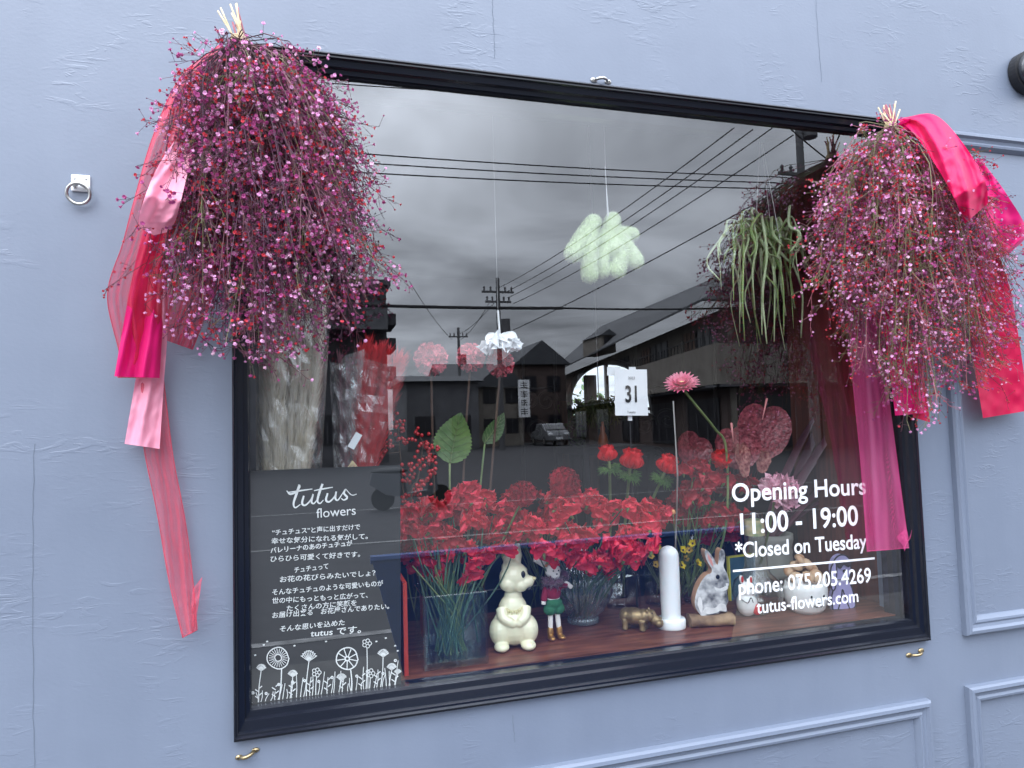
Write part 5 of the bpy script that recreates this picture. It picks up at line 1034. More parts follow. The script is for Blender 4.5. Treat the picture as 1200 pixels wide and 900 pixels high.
for k, (px, py) in enumerate(((424, 412), (432, 405), (440, 414), (448, 410), (456, 414), (465, 420), (472, 424), (436, 425), (452, 430), (428, 430))):
    b0 = at(416+pr.uniform(-3, 3), 620, .17); tip = at(px, py, .17+pr.uniform(-.03, .03)); P = bez([b0, (b0+tip)/2, tip], 10); plume(P[3:], .011, 700, pr, .35, .035).part('plume', M['redgrass'], t); q = MB(); q.tube(P[:6], .0015, 5); q.part('stem', M['foil'], t, True)
b = MB(); cone(b, (408, 424, 600), (405, 420, 478, 428), .16, .055, 18, 18, seed=13, ragged=3); b.part('cellophane', M['cello'], t)
b = MB(); p0, p1 = at(411, 525, .088), at(421, 508, .088); dv = (p1-p0); sd_ = Vector((-dv.z, 0, dv.x)).normalized()*.007; b.prism([p0-sd_, p1-sd_, p1+sd_, p0+sd_], (0, .0005, 0)); b.part('paper_tag', M['paper'], t)
b = MB()
for k in range(7): a = pr.uniform(-.5, .5); b.tube([at(413, 540, .10), at(413-8+k*3, 552, .09), at(410-12+k*4, 560, .085)], .0007, 4)
b.part('raffia_tie', M['straw'], t, True)

# ================================================================== figurines on the shelf and things hanging inside
class Fig:                          # local frame in photo pixels: x right, y towards the shop, z up from the base
    def __init__(s, px, py, name, label, cat, turn=0.0, group=None, up=0.0):
        s.c = shelf(px, py); s.c.z += up; s.s = mm(s.c); s.M = Matrix.Translation(s.c) @ Matrix.Rotation(rad(turn), 4, 'Z') @ Matrix.Scale(s.s, 4)
        s.t = thing(name, label, cat, s.c, group)
    def blob(s, name, mat, parts, vox=.9, smooth=6, parent=None):
        # parts: (x,y,z, rx,ry,rz[, tilt about y deg, tilt about x deg]) ellipsoids, or ('tube', pts, radii): fused into one smooth body
        b_ = MB()
        for p_ in parts:
            if p_[0] == 'tube': b_.tube(bez(p_[1], 8), lerpl(list(p_[2]), 8), 10)
            else:
                R = Matrix.Identity(3)
                if len(p_) > 6: R = Matrix.Rotation(rad(p_[6]), 3, 'Y')
                if len(p_) > 7: R = R @ Matrix.Rotation(rad(p_[7]), 3, 'X')
                b_.ball(p_[:3], p_[3:6], 16, 10, 0, R)
        b_.v = [s.M @ v for v in b_.v]
        o = b_.part(name, mat, parent or s.t, True)
        return modified(o, ('REMESH', dict(mode='VOXEL', voxel_size=vox*s.s)), ('SMOOTH', dict(factor=.5, iterations=smooth)))
    def mesh(s, name, mats, b_, smooth=True, parent=None):
        b_.v = [s.M @ v for v in b_.v]; return b_.part(name, mats, parent or s.t, smooth)
    def balls(s, name, mat, parts, parent=None):
        b_ = MB()
        for p_ in parts: b_.ball(p_[:3], p_[3:6] if len(p_) > 4 else p_[3], 14, 8)
        return s.mesh(name, mat, b_, True, parent)
# --- cream rabbit: round haunches, paws folded on the chest, head turned to the right
f = Fig(602, 757, 'rabbit_figurine', 'cream ceramic rabbit figurine sitting upright beside the square vase', 'figurine', -8)
f.blob('body', M['ceram'], [(0, 0, 24, 25, 20, 23), (0, -1, 44, 17, 14, 17), (-16, -5, 20, 13, 15, 17), (16, -5, 20, 13, 15, 17), (1, 0, 58, 11, 10, 10),
    (3, -1, 80, 18, 16, 17), (-4, -6, 74, 12, 11, 10), (9, -9, 72, 9, 9, 8), (17, -8, 75, 8, 8, 7), (20.5, -9, 77.5, 5.5, 5.5, 4.6), (0, 2, 91, 12, 11, 9),
    ('tube', [(-14, -8, 46), (-13, -15, 37), (-4, -19, 32)], (7, 6, 5)), ('tube', [(14, -8, 46), (12, -15, 37), (5, -19, 32)], (7, 6, 5)), (-3, -19, 31, 5, 4, 4.5), (5, -19, 31, 5, 4, 4.5),
    (-16, -16, 5, 9, 11, 5.5), (15, -16, 5, 9, 11, 5.5), ('tube', [(-3, 4, 92), (-5, 6, 104), (-6, 10, 118)], (4.5, 6, 2.5)), ('tube', [(7, 4, 92), (8, 6, 104), (10, 10, 117)], (4.5, 6, 2.5)), (-2, 20, 14, 8, 8, 8)], .9, 5)
f.balls('eye', M['eye'], [(11.5, -14.4, 85, 2.6, 2, 4.2)]); f.balls('eye', M['eye'], [(18.2, -7.5, 86, 1.4, 1.6, 3.4)])
f.balls('nose', M['ceramD'], [(24.5, -11.5, 79, 3, 2.8, 2.2)]); f.balls('mouth', M['eye'], [(19, -14.2, 68.4, 2.6, 1.6, 2)])
b_ = MB()
for k in range(9): a = (k-4)*.24; b_.tube([(9*math.sin(a)*1.2, -14.6+abs(k-4)*.4, 47-2*math.cos(a*2)), (10*math.sin(a)*1.2, -15.2+abs(k-4)*.5, 42-(k % 2)*2)], [1.6, .5], 5)
f.mesh('chest_tuft', M['ceramD'], b_)
# --- cloth bunny doll
f = Fig(650, 749, 'bunny_doll', 'standing cloth bunny doll in burgundy top, green shorts and gold boots', 'doll', 5)
f.blob('body', M['felt'], [(0, 0, 46, 8, 6, 14), (0, -1, 79, 9.5, 8, 8.5), (1, -5, 75, 6, 5, 5), ('tube', [(-6, 0, 84), (-13, 0, 90), (-22, -1, 96)], (3.5, 4.5, 4.5)), ('tube', [(4, 0, 85), (7, 0, 94), (10, -1, 105)], (3.5, 5, 4.5)),
    ('tube', [(-4, 0, 40), (-4.5, 0, 28), (-5, 0, 12)], (4, 3.2, 3)), ('tube', [(4, 0, 40), (4.5, 0, 28), (6, 0, 12)], (4, 3.2, 3)), ('tube', [(-8, 0, 60), (-13, -2, 50), (-14, -3, 42)], (3.5, 3, 2.8)), ('tube', [(8, 0, 60), (15, -3, 64), (22, -5, 58)], (3.5, 2.6, 2.8))], .8, 4)
f.blob('top', M['knit'], [(0, 0, 54, 9.5, 8, 10), ('tube', [(-8, 0, 60), (-12, -2, 53), (-13.5, -2.5, 46)], (4.4, 4, 3.8)), ('tube', [(8, 0, 60), (13, -2.5, 62), (17, -4, 61)], (4.4, 3.6, 3.4))], .8, 3)
f.blob('shorts', M['cord'], [(0, 0, 42, 11, 9, 7), (-5, 0, 35, 8, 8.5, 7), (5.5, 0, 35, 8, 8.5, 7)], .8, 4)
b_ = MB()
for k in range(260):
    a = fr.uniform(0, 6.283); q = Vector((11*math.cos(a), 9*math.sin(a)-1, 66+fr.gauss(0, 3))); b_.tube([q*.9+Vector((0, 0, 7)), q+Vector((fr.gauss(0, 3), fr.gauss(0, 3), fr.gauss(0, 4)))], [.9, .3], 3)
b_.tube([(9*math.cos(a*.4), 7*math.sin(a*.4), 67) for a in range(17)], 4, 8); b_.tube([(13, 4, 75), (18, 4, 72), (21, 5, 66)], [4, 5, 3], 8); f.mesh('fluffy_scarf', M['scarf'], b_)
for sx in (-1, 1): f.blob('boot', M['goldboot'], [(-5.3 if sx < 0 else 6.3, 0, 9, 4, 4, 8), (-5.6 if sx < 0 else 7, -4, 3, 4.2, 7, 3.2)], .7, 3)
f.balls('eye', M['eye'], [(-2.6, -8.4, 80.5, .9)]); f.balls('eye', M['eye'], [(4, -8.3, 80.5, .9)]); f.balls('nose', M['eye'], [(1, -10, 77, 1.3, .8, .9)])
b_ = MB()
for k, (x, z) in enumerate(((-8, 89), (-5, 91), (-2, 90.5), (-10, 87))): b_.ball((x, -4.5, z), 2, 8, 5)
f.mesh('flower_band', M['foil'], b_)
# --- gold hippo
f = Fig(747, 738, 'hippo_figurine', 'small gold painted hippo figurine walking to the right', 'figurine', -38)
f.M = f.M @ Matrix.Scale(.88, 4)
f.blob('body', M['gold'], [(-4, 0, 18, 19, 11, 11), (-14, 0, 18, 10, 10.5, 10.5), (10, 0, 19, 9, 9, 9.5), (18, 0, 20, 8, 7.5, 8), (25, 0, 14, 8, 7.5, 7), (29, 0, 11, 6, 7.5, 6), ('tube', [(-15, -6, 14), (-15, -6.5, 7), (-15, -7, 1)], (5, 4, 4.4)), ('tube', [(-14, 6, 14), (-14, 6.5, 7), (-14, 7, 1)], (5, 4, 4.4)), ('tube', [(8, -6, 14), (8, -6.5, 7), (8.5, -7, 1)], (5, 4, 4.4)), ('tube', [(9, 6, 14), (9, 6.5, 7), (9, 7, 1)], (5, 4, 4.4)), (15, -6, 27, 1.8, 1.4, 2.4), (15, 6, 27, 1.8, 1.4, 2.4), (21, -4.5, 25, 2, 2, 1.8), (21, 4.5, 25, 2, 2, 1.8), (31, -4, 16.5, 2, 2, 1.5), (31, 4, 16.5, 2, 2, 1.5)], .75, 3)
f.balls('eye', M['eye'], [(21.6, -6.2, 25, .9)]); f.balls('eye', M['eye'], [(21.6, 6.2, 25, .9)])
# --- plain white candle on a round foot
f = Fig(787, 735, 'pillar_candle', 'plain white round topped candle on a round white foot', 'candle')
b_ = MB(); b_.lathe([(11, 10), (11.6, 40), (11.8, 80)]+[(11.5*math.cos(k*math.pi/16), 83+11.5*math.sin(k*math.pi/16)) for k in range(8)]+[(.2, 94.5)], (0, 0, 0), 32); f.mesh('wax_pillar', M['wax'], b_)
b_ = MB(); b_.lathe([(.2, 0), (16, 0), (16.6, 1.5), (16.6, 9), (15.6, 11), (.2, 11)], (0, 0, 0), 36); f.mesh('foot', M['wax'], b_)
# --- flat wooden rabbit with a printed grey coat on a log slice
f = Fig(833, 733, 'rabbit_cutout', 'thick wooden rabbit cutout printed with grey fur on a split log base', 'figurine', -12)
Z_ = lambda pts: [((x/6+720)-833, 733-(yy/6+600)) for x, yy in pts]
out = Z_([(600, 718), (560, 650), (568, 570), (606, 490), (650, 440), (682, 428), (690, 398), (660, 345), (644, 285), (654, 264), (676, 280), (708, 328), (730, 372), (742, 340), (750, 285), (768, 264), (786, 280), (788, 330), (776, 385), (800, 440), (812, 500), (800, 540), (790, 565), (800, 620), (782, 660), (786, 700), (740, 696), (720, 708), (660, 716)])
sm = [(p.x, p.z) for p in bez([(x, 0, z) for x, z in out]+[(out[0][0], 0, out[0][1])], 110)[:-1]]
b_ = MB(); b_.prism([(x, -6, z) for x, z in sm], (0, 13, 0), 0, 1); bd = f.mesh('body', [M['fur'], M['ply']], b_, False)
def shape(pts, y, n=36): return [(p.x, y, p.z) for p in bez([(x, 0, z) for x, z in Z_(pts)]+[(*Z_(pts)[:1][0][:1], 0, Z_(pts)[0][1])], n)[:-1]]
b_ = MB()
for i_, poly in enumerate(([(610, 690), (640, 660), (700, 668), (736, 640), (776, 650), (780, 694), (738, 688), (715, 700), (650, 708)], [(700, 520), (740, 536), (790, 520), (798, 540), (760, 556), (716, 548)], [(576, 640), (586, 590), (606, 600), (612, 660), (600, 700)])): b_.prism(shape(poly, -6.25-.03*i_), (0, .2, 0))
f.mesh('pale_markings', M['furW'], b_, False)
b_ = MB(); b_.prism(shape([(662, 286), (690, 330), (702, 378), (690, 372), (670, 330)], -6.3), (0, .25, 0)); f.mesh('inner_ear', M['pinkg'], b_, False)
f.balls('eye', M['eye'], [((730/6+720)-833, -6.2, 733-(455/6+600), 2.4, .8, 2.8)])
b_ = MB(); b_.prism(shape([(785, 500), (806, 505), (800, 524), (788, 520)], -6.35, 20), (0, .2, 0)); f.mesh('nose', M['furW'], b_, False)
b_ = MB(); rows = []
for i in range(13):
    u = i/12; rows.append([Vector(((-26+52*u)*(1), 11*math.cos(a*.5236)*(1+.1*math.sin(a*3+i)), 7.0+7.6*math.sin(a*.5236)*(1+.08*math.sin(i*1.7+a)))) for a in range(13)])
b_.grid(rows); b_.add(rows[0][:-1], [tuple(range(12))]); b_.add(rows[-1][:-1], [tuple(range(12))]); b_.v = [Vector((v.x, v.y, max(v.z, 0))) for v in b_.v]; f.mesh('log_base', M['log'], b_, True)
# --- small egg shaped white animal with red patches
f = Fig(876, 722, 'egg_figurine', 'small white egg shaped animal figurine with red patches', 'figurine', -10)
f.blob('body', M['ceramW'], [(0, 0, 15, 12.5, 11, 15), (0, -1, 30, 9, 8.5, 10), (-5, 0, 42, 3, 2, 6, -12), (5.5, 0, 41, 3, 2, 6, 14), (7, -8, 30, 4, 4, 3.4)], .7, 4)
f.balls('inner_ear', M['redg'], [(-5, -1.9, 43, 1.7, .7, 3.8)]); f.balls('inner_ear', M['redg'], [(5.6, -1.9, 42, 1.5, .7, 3.6)]); f.balls('red_patch', M['redg'], [(8.5, -7.6, 9, 5.5, 3.5, 6.5)])
f.balls('eye', M['eye'], [(2, -9, 34, .9)]); f.balls('eye', M['redg'], [(9, -9.6, 33, .9)])
b_ = MB(); b_.tube(bez([(-10, -6.5, 22), (-4, -11, 18), (0, -11.4, 24), (3, -10.6, 18)], 12), .45, 5); f.mesh('drawn_line', M['eye'], b_)
# --- cat planter filled with dried mushrooms
f = Fig(945, 716, 'cat_planter', 'white cat faced planter heaped with dried mushrooms', 'planter', -6, up=.0)
b_ = MB(); b_.lathe([(.2, 0), (16, 0), (21, 5), (24, 16), (24.5, 27), (22, 35), (20.5, 35), (21, 27), (17, 14), (.2, 10)], (0, 0, 0), 36); bdy = f.mesh('pot', M['ceramW'], b_)
for sx in (-1, 1): f.blob('ear', M['ceramW'], [(sx*15, -12, 36, 5, 3.5, 6, sx*20), (sx*17, -12, 41, 2.2, 2, 4, sx*20)], .7, 2)
f.balls('eye', M['eye'], [(-7, -22.6, 22, 1.6, 1, 1.9)]); f.balls('eye', M['eye'], [(8, -22.4, 22, 1.6, 1, 1.9)]); f.balls('nose', M['eye'], [(.5, -24.6, 16, 2.2, 1.2, 1.5)])
b_ = MB(); b_.tube(bez([(-5, -23.6, 12), (-2, -24.4, 10.5), (.5, -24.6, 13), (3, -24.4, 10.5), (6, -23.6, 12)], 12), .5, 5); f.mesh('mouth', M['eye'], b_)
for k, (x, yy, z, r_) in enumerate(((-14, -6, 40, 8), (-3, -12, 42, 8), (8, -8, 41, 9), (-9, 2, 52, 8), (3, -2, 54, 8), (13, 2, 48, 7), (-15, 6, 46, 7), (0, 8, 60, 6), (-8, -4, 60, 6))):
    b_ = MB(); b_.lathe([(r_*.25, -r_*.9), (r_*.3, -r_*.3), (r_*.8, -r_*.25), (r_, 0), (r_*.85, r_*.35), (r_*.45, r_*.6), (.1, r_*.65)], (0, 0, 0), 14); R = Matrix.Translation((x, yy, z)) @ Matrix.Rotation(fr.uniform(.3, 1.2), 4, 'X') @ Matrix.Rotation(fr.uniform(-.8, .8), 4, 'Y')
    q = MB(); q.merge(b_, R); f.mesh('mushroom', M['mush'], q)
# --- flat lavender dog
f = Fig(987, 713, 'dog_figurine', 'flat lavender sitting dog figurine with dark outlined edges and dark glasses', 'figurine', -4)
def flat(name, mat, pts, y, th, par=None, n=40): 
    b_ = MB(); P = bez([(x, 0, z) for x, z in pts+[pts[0]]], n)[:-1]; b_.prism([(p.x, y, p.z) for p in P], (0, th, 0)); return f.mesh(name, mat, b_, False, par)
def flatline(name, pts, y, par=None, w_=.8, n=40): b_ = MB(); b_.tube(bez([(x, y, z) for x, z in pts], n), w_, 5); return f.mesh(name, M['outline'], b_, True, par)
bodyp = [(-14, 0), (-15, 14), (-10, 28), (-6, 36), (6, 36), (11, 28), (15, 14), (14, 0)]; headp = [(-9, 34), (-12, 44), (-10, 56), (-3, 62), (5, 62), (11, 56), (12, 44), (8, 35)]
flat('body', M['lav'], bodyp, -2, 5); flatline('body_outline', bodyp+bodyp[:1], -2.2); flatline('leg_outline', [(-7, 0), (-2, 14), (0, 22), (3, 14), (8, 0)], -2.2)
hd = flat('head', M['lav'], headp, -3, 7); flatline('head_outline', headp+headp[:1], -3.2)
earp = [(-11, 56), (-16, 46), (-16, 26), (-12, 24), (-9, 36), (-8, 52)]; flat('ear', M['lav'], earp, -4.4, 1.3, None); flatline('ear_outline', earp+earp[:1], -4.6)
flat('glasses', M['outline'], [(-7, 50), (-6, 54), (10, 55), (12, 51), (8, 48), (2, 51), (-3, 47)], -4.8, 1.5); f.balls('nose', M['outline'], [(3, -4, 44, 2.6, 1.6, 1.8)])
# --- small framed card with a yellow edge
f = Fig(883, 706, 'framed_card', 'small teal card with a thin yellow edge behind the white egg figurine', 'card', 4, up=.0)
b_ = MB(); b_.box((-18, 18, 0), (20, 20, 50)); f.mesh('card', M['teal'], b_, False)
b_ = MB(); b_.box((-19.5, 17, 0), (-17.6, 21, 52)); b_.box((-17.5, 17, 50.1), (21, 21, 52)); f.mesh('edge', M['yel'], b_, False)
# --- bottles
def bottle(px, py, label, prof, mat, dy, lab=None):
    c = shelf(px, py)+Vector((0, dy, 0)); s_ = mm(c); t_ = thing('bottle', label, 'bottle', c); b_ = MB(); b_.lathe([(r_*s_, z_*s_+.001) for r_, z_ in prof], c, 32); b_.part('glass', mat, t_, True)
    if lab: b_ = MB(); b_.lathe([(r_*s_*1.03, z_*s_) for r_, z_ in lab], c, 32); b_.part('label', M['label'], t_, True)
bottle(873, 712, 'green glass bottle with a long neck behind the white lettering', [(.2, 0), (17, 0), (18, 2), (18, 58), (14, 76), (7, 92), (6, 128), (7, 130), (7, 136), (5, 136)], M['greenglass'], .15)
bottle(904, 722, 'round clear decanter with a paper label round its neck', [(.2, 0), (20, 0), (26, 6), (29, 20), (26, 34), (16, 44), (13, 52), (12, 84), (11, 92), (10, 112), (11, 114), (9, 114)], M['vase'], .05, [(11.4, 88), (10.6, 106)])
# --- upright orange red board edge beside the sign
b = MB(); p = at(475, 772, .075); q = at(474.5, 681, .075); s = mm(p); b.box((p.x-2.4*s, .06, ZS), (p.x+2.4*s, .32, q.z)); b.solo('upright_board', M['orange'], 'thin orange red board standing edge on beside the sign', 'board')

# ------------------------------------------------------------------ hanging things
def hang(mb, p, top=2.74, r_=.0007): mb.tube([p, Vector((p.x, p.y, top))], r_, 4)
# plush ornament: two chubby many lobed pieces
c = at(712, 290, .14); s = mm(c); t = thing('plush_ornament', 'pale green fleecy lobed ornament hanging on a white string', 'ornament', c)
def lobes(name, segs):
    b_ = MB()
    for pts, rs in segs: 
        P = bez([at(x, y_, .14)+Vector((0, dy, 0)) for x, y_, dy in pts], 8); b_.tube(P, lerpl([v*s for v in rs], 8), 12)
        b_.ball(P[0], rs[0]*s, 12, 8); b_.ball(P[-1], rs[-1]*s, 12, 8)
    o = b_.part(name, M['plush'], t, True); return modified(o, ('REMESH', dict(mode='VOXEL', voxel_size=1.3*s)), ('SMOOTH', dict(factor=.5, iterations=10)))
l1 = lobes('left_lobed_piece', [([(695, 261, 0), (684, 278, 0), (672, 297, 0)], (10, 11, 11)), ([(692, 264, 0), (690, 292, -.004), (691, 322, 0)], (9, 11, 10))])
l2 = lobes('right_lobed_piece', [([(722, 255, .02), (718, 275, .015), (722, 290, .015)], (10, 11, 15)), ([(704, 280, .015), (718, 272, .02), (745, 272, .02)], (8, 11, 9)), ([(718, 285, .02), (708, 300, .015), (709, 316, .015)], (12, 10, 9)), ([(722, 285, .015), (728, 300, .01), (726, 316, .01)], (13, 11, 10)), ([(728, 280, .015), (740, 294, .015), (747, 304, .015)], (12, 11, 11))])
fz = random.Random(3)
for o in (l1, l2):                  # fleece: short stiff fibres
    b_ = MB(); ps = list(o.data.polygons)
    for k in range(11000):
        pl = fz.choice(ps); n_ = (pl.normal+Vector((fz.gauss(0, .5), fz.gauss(0, .5), fz.gauss(0, .5)))).normalized(); p_ = pl.center+ORG[o]; q_ = n_.orthogonal().normalized()*.0004; b_.add([p_-q_, p_+q_, p_+n_*fz.uniform(.002, .0055)], [(0, 1, 2)])
    b_.part('fleece', M['plush'], o)
b = MB(); hang(b, at(712, 262, .15), r_=.0006); b.tube([at(709, 195, .15), at(714, 268, .15)], .0012, 5); b.part('string', M['string'], t)
# hanging succulent
c = at(898, 292, .24); s = mm(c); t = thing('hanging_plant', 'hanging pale green succulent with long flat drooping stems', 'plant', c)
b = MB(); b.lathe([(.2*s, -14*s), (9*s, -14*s), (12*s, -6*s), (13*s, 5*s), (12*s, 6*s), (11*s, 0), (.2*s, -2*s)], c, 28); b.part('pot', M['moss'], t, True)
b = MB(); rr2 = random.Random(14)
ends = [(860+rr2.uniform(-14, 84), 262+rr2.uniform(0, 75)) for _ in range(26)]+[(848, 295), (852, 300), (858, 288), (846, 340), (858, 350), (868, 335), (865, 390), (872, 400), (880, 380), (878, 352), (890, 405), (893, 395), (900, 385), (905, 400), (910, 350), (915, 380), (918, 392), (922, 370), (925, 345), (930, 385), (935, 340), (940, 395), (945, 330), (950, 350), (956, 300), (960, 318), (948, 290), (872, 262), (880, 300), (888, 330), (895, 345), (902, 360), (908, 320), (885, 365), (860, 320), (899, 404), (912, 402), (936, 300), (928, 310), (870, 372), (886, 408), (866, 405), (843, 330), (934, 360), (920, 410)]
for k, (px, py) in enumerate(ends):
    near_r = px > 930 and k % 2 == 0; o_ = at(rr2.uniform(885, 922), rr2.uniform(280, 292), .24+rr2.uniform(-.04, .05)); E_ = at(px, py, .24+rr2.uniform(-.10, .10)); hx = (E_-o_)
    mid = o_+Vector((hx.x*.75, hx.y*.75, max(.012, .015+.06*rr2.random()))) if hx.z < -.03 else (o_+E_)/2+Vector((0, 0, .02)); low = mid.lerp(E_, .55)+Vector((hx.x*.12, hx.y*.1, -.012))
    wv = lambda q: Vector((rr2.gauss(0, q), rr2.gauss(0, q), rr2.gauss(0, q))); P = bez([o_, (o_+mid)/2+wv(.008)+Vector((0, 0, .006)), mid+wv(.010), (mid+low)/2+wv(.008), low+wv(.010), E_+wv(.004)], 18); mi = 0 if k % 3 else 1; b.tube(P, [v*rr2.uniform(.6, .92) for v in lerpl([.0042, .0054, .0050, .0022], 18)], 6, mi, True, .45)
    if k % 2 == 0:
        j = rr2.randint(6, 11); q = P[j]; e2 = q+Vector((rr2.gauss(0, .025), rr2.gauss(0, .02), -rr2.uniform(.03, .07))); b.tube(bez([q, (q+e2)/2+Vector((rr2.gauss(0, .01), 0, .008)), e2], 7), lerpl([.0045, .005, .002], 7), 6, mi, True, .45)
b.part('drooping_stems', [M['rhip'], M['rhipD']], t, True)
b = MB()
for x, dy in ((-18, -.01), (16, .02), (2, -.05)): b.tube([c+Vector((x*s, dy, 6*s)), c+Vector((0, 0, .32)), Vector((c.x, c.y, 2.74))], .0008, 4)
b.part('hanger_cords', M['string'], t)
# calendar page on a thin black stand
c = at(740, 460, .20); s = mm(c); t = thing('calendar_page', 'white calendar page with a big black 31 held on a dark stand', 'calendar', Vector((c.x, .21, ZS)))
b = MB(); P = [at(720, 433, .20), at(758, 433, .20), at(759.5, 487, .198), at(721, 487, .199)]; b.prism([P[3], P[2], P[1], P[0]], (0, .0008, 0)); b.part('page', M['paper'], t)
b = MB(); P = [at(711.5, 430, .212), at(727, 430, .212), at(727, 440, .212), at(711.5, 440, .212)]; b.prism(P, (0, .0006, 0)); P = [at(737, 430, .212), at(745, 430, .212), at(745, 440, .212), at(737, 440, .212)]; b.prism(P, (0, .0006, 0)); b.part('page_behind', M['paper'], t)
text('big_number', '31', M['ink'], t, [(733, 471), (746.5, 471)], .1975, 20, .02)
text('small_print', '2023', M['inkgrey'], t, [(736, 444.5), (744, 444.5)], .1975, 3.4, .01); text('small_print', 'Tuesday', M['inkgrey'], t, [(735, 484), (745, 484)], .1975, 2.6, .01)
b = MB(); P0 = at(738, 487, .21); b.tube([P0+Vector((0, 0, .02)), Vector((P0.x, .21, ZS))], .0022, 8); b.part('stand_rod', M['black'], t); b = MB(); b.box(at(736, 487, .204), at(740, 493, .208)); b.part('clip', M['paper'], t)
# white crumpled paper cup over a red flower
c = at(586, 401, .17); s = mm(c); t = thing('paper_flower', 'white crumpled paper flower hanging on a white cord above a red flower head', 'ornament', c); b = MB()
for k in range(26): a = fr.uniform(0, 6.283); b.merge(petal(.046, .034, .2, .45, fr, 8, 5, .5), basis(c+Vector((.008*math.cos(a), .008*math.sin(a), .016)), Vector((math.cos(a)*.75, math.sin(a)*.75, -.75)), Vector((fr.gauss(0, 1), fr.gauss(0, 1), fr.gauss(0, 1)))))
b.part('paper_petals', M['paper'], t); b = MB(); b.tube([c+Vector((0, 0, .012)), at(583.5, 364, .19)], .0026, 6); hang(b, at(583.5, 364, .19), r_=.00025); b.part('cord', M['string'], t)
b = MB()
for k in range(16): b.merge(petal(.036, .016, .3, .2, fr, 4, 4, .5), basis(c+Vector((fr.gauss(0, .004), fr.gauss(0, .004), -.004)), Vector((fr.gauss(0, .3), fr.gauss(0, .3), -1)), Vector((fr.gauss(0, 1), fr.gauss(0, 1), 0))))
b.part('red_petals', M['redA'], t, True)
b = MB(); b.tube([at(789, 470, .16), at(794, 556, .16), Vector((at(782, 556, .2).x, .2, ZS))], .0022, 7); b.solo('grey_stick', M['steel'], 'thin straight grey stick standing between the anemones and the gerbera', 'stick')

# ------------------------------------------------------------------ farther back in the dark shop
def upr(px, py0, py1, y, wd, mat, name, label, cat):
    a_, c_ = at(px, py0, y), at(px, py1, y); q = MB(); q.box((a_.x-wd/2, y-wd/2, min(c_.z, a_.z)), (a_.x+wd/2, y+wd/2, a_.z)); return q.solo(name, mat, label, cat)
my = 4.6
t = thing('arched_window', 'bright arched window in the rear wall of the dark shop with greenery outside', 'window', ((RX0+RX1)/2, my, RZ0))
b = MB(); b.tube([Vector((x, my-.01, z)) for x, z in ARCH]+[Vector((ARCH[0][0], my-.01, ARCH[0][1]))], .03, 8); b.part('frame', M['black'], t)
b = MB(); b.box((RX0+.02, my-.02, (RZ0+RZS)/2-.015), (RX1-.02, my+.01, (RZ0+RZS)/2+.015)); b.part('glazing_bar', M['black'], t); b = MB(); b.box(((RX0+RX1)/2-.05, my-.025, RZ0), ((RX0+RX1)/2-.02, my+.012, RZ1-.02)); b.part('glazing_bar', M['black'], t)
b = MB(); b.add([Vector((x, my+.02, z)) for x, z in ARCH], [tuple(range(len(ARCH)))]); b.part('glass', M['vase'], t)
g = Vector(((RX0+RX1)/2, 6.2, 0)); t = thing('garden_shrub', 'leafy shrub outside the arched rear window', 'shrub', g); b = MB(); b.tube([g, g+Vector((0, 0, 1.6))], [.04, .02], 8); b.part('stem', M['twig'], t); b = MB()
for k in range(520): q = g+Vector((fr.gauss(0, .42), fr.gauss(0, .25), fr.uniform(.7, 2.0)-abs(fr.gauss(0, .15)))); b.merge(leafmesh(.10, .05, fr, nv=3, nu=2), basis(q, (fr.gauss(0, 1), fr.gauss(0, 1), fr.gauss(.4, .8)), (fr.gauss(0, 1), -1, fr.gauss(0, 1))))
b.part('leaves', M['leaf'], t)
t = thing('iron_screen', 'dark wrought iron screen with curling scrolls behind the anemones', 'screen', at(775, 700, 1.5)); b = MB()
def scr(cx, cy, r_, turns=1.6, sg=1, y=1.5):
    b.tube([at(cx+sg*r_*(1-k/40)*math.cos(k/40*turns*6.283), cy-r_*(1-k/40)*math.sin(k/40*turns*6.283), y) for k in range(37)], .007, 6)
for cx, cy, r_, sg in ((756, 498, 15, 1), (782, 492, 14, -1), (640, 470, 14, 1), (620, 470, 12, -1), (628, 505, 14, 1), (770, 535, 12, -1)): scr(cx, cy, r_, 1.6, sg)
for px in (612, 650, 744, 800, 838): b.tube([at(px, 400, 1.5), at(px+2, 640, 1.5)], .009, 6)
for py in (455, 520): b.tube([at(612, py, 1.5), at(655, py-2, 1.5)], .008, 6); b.tube([at(744, py, 1.5), at(838, py-4, 1.5)], .008, 6)
b.part('scrollwork', M['black'], t)
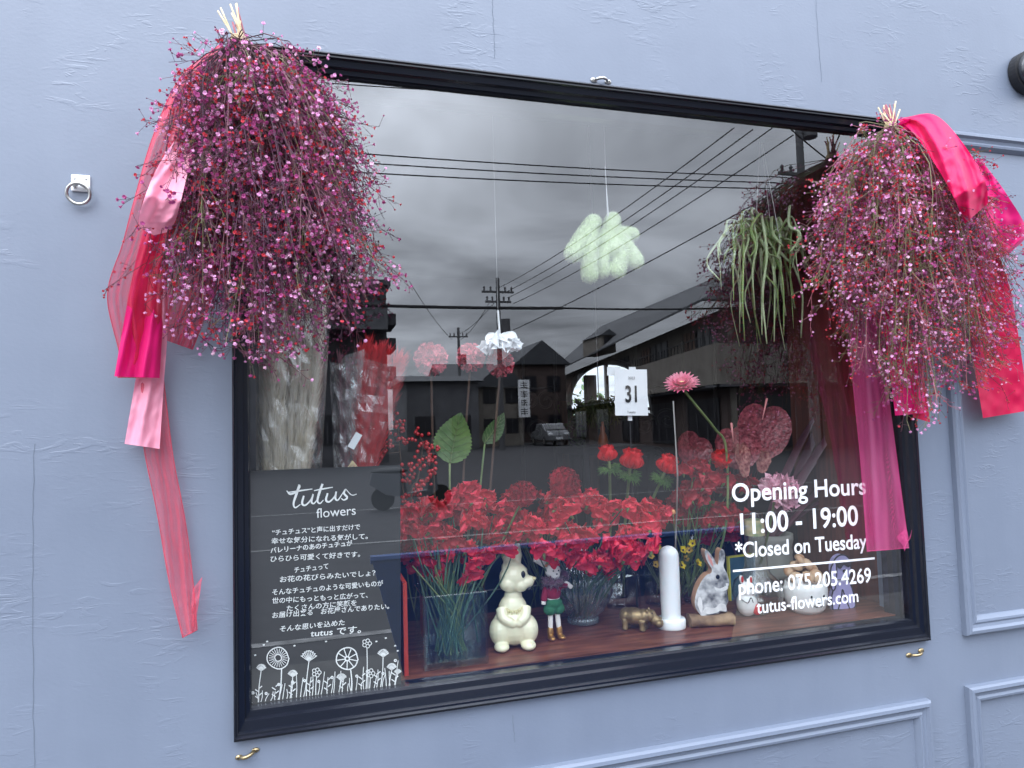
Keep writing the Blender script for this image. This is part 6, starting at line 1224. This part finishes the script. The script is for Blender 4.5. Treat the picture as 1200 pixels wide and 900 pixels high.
upr(691, 440, 640, 1.3, .04, M['post'], 'timber_post', 'slim weathered timber post left of the calendar', 'post'); upr(660, 470, 640, 1.9, .03, M['post'], 'timber_post', 'thin dark timber post beside the arched rear window', 'post')
t = thing('hanging_moss', 'tangled trailing moss plant hanging in front of the arched rear window', 'plant', at(702, 470, 1.25)); b = MB(); c = at(702, 478, 1.25)
for k in range(420): q = c+Vector((fr.gauss(0, .045), fr.gauss(0, .04), fr.gauss(0, .02))); b.tube([q, q+Vector((fr.gauss(0, .02), fr.gauss(0, .02), -fr.uniform(.0, .06)))], [.004, .001], 3)
b.part('moss', M['moss'], t); b = MB(); hang(b, c, r_=.002); b.part('string', M['string'], t)
c = at(707, 522, 1.1); t = thing('side_table', 'small dark table holding a terracotta bottle behind the red anemones', 'table', Vector((c.x, 1.1, 0))); b = MB(); b.box((c.x-.12, 1.0, c.z-.03), (c.x+.16, 1.3, c.z-.002)); b.part('top', M['black'], t)
for sx in (-.11, .15):
    for yy in (1.01, 1.29): b = MB(); b.box((c.x+sx-.01, yy-.01, 0), (c.x+sx+.01, yy+.01, c.z-.03)); b.part('leg', M['black'], t)
b = MB(); b.lathe([(r_*.6, z_*.6) for r_, z_ in [(.002, 0), (.03, 0), (.034, .02), (.026, .06), (.014, .085), (.016, .11), (.009, .125), (.009, .15), (.002, .15)]], c, 20); b.solo('terracotta_bottle', M['terra'], 'small amber terracotta bottle on the dark side table', 'bottle', smooth=True)
t = thing('planter', 'dark planter of leafy greenery on the left deep in the shop', 'planter', at(676, 640, 1.9)); b = MB(); c = at(676, 505, 1.95); b.lathe([(.07, c.z-.35), (.10, c.z-.1), (.105, c.z-.1), (.08, c.z-.12)], (c.x, c.y, 0), 20); b.part('pot', M['black'], t)
b = MB()
for k in range(130): q = c+Vector((fr.gauss(0, .05), fr.gauss(0, .05), fr.uniform(-.1, .14))); b.merge(leafmesh(.05, .02, fr, nv=3, nu=2), basis(q, (fr.gauss(0, 1), fr.gauss(0, 1), fr.gauss(.6, .8)), (fr.gauss(0, 1), -1, fr.gauss(0, 1))))
b.part('leaves', M['leafD'], t)
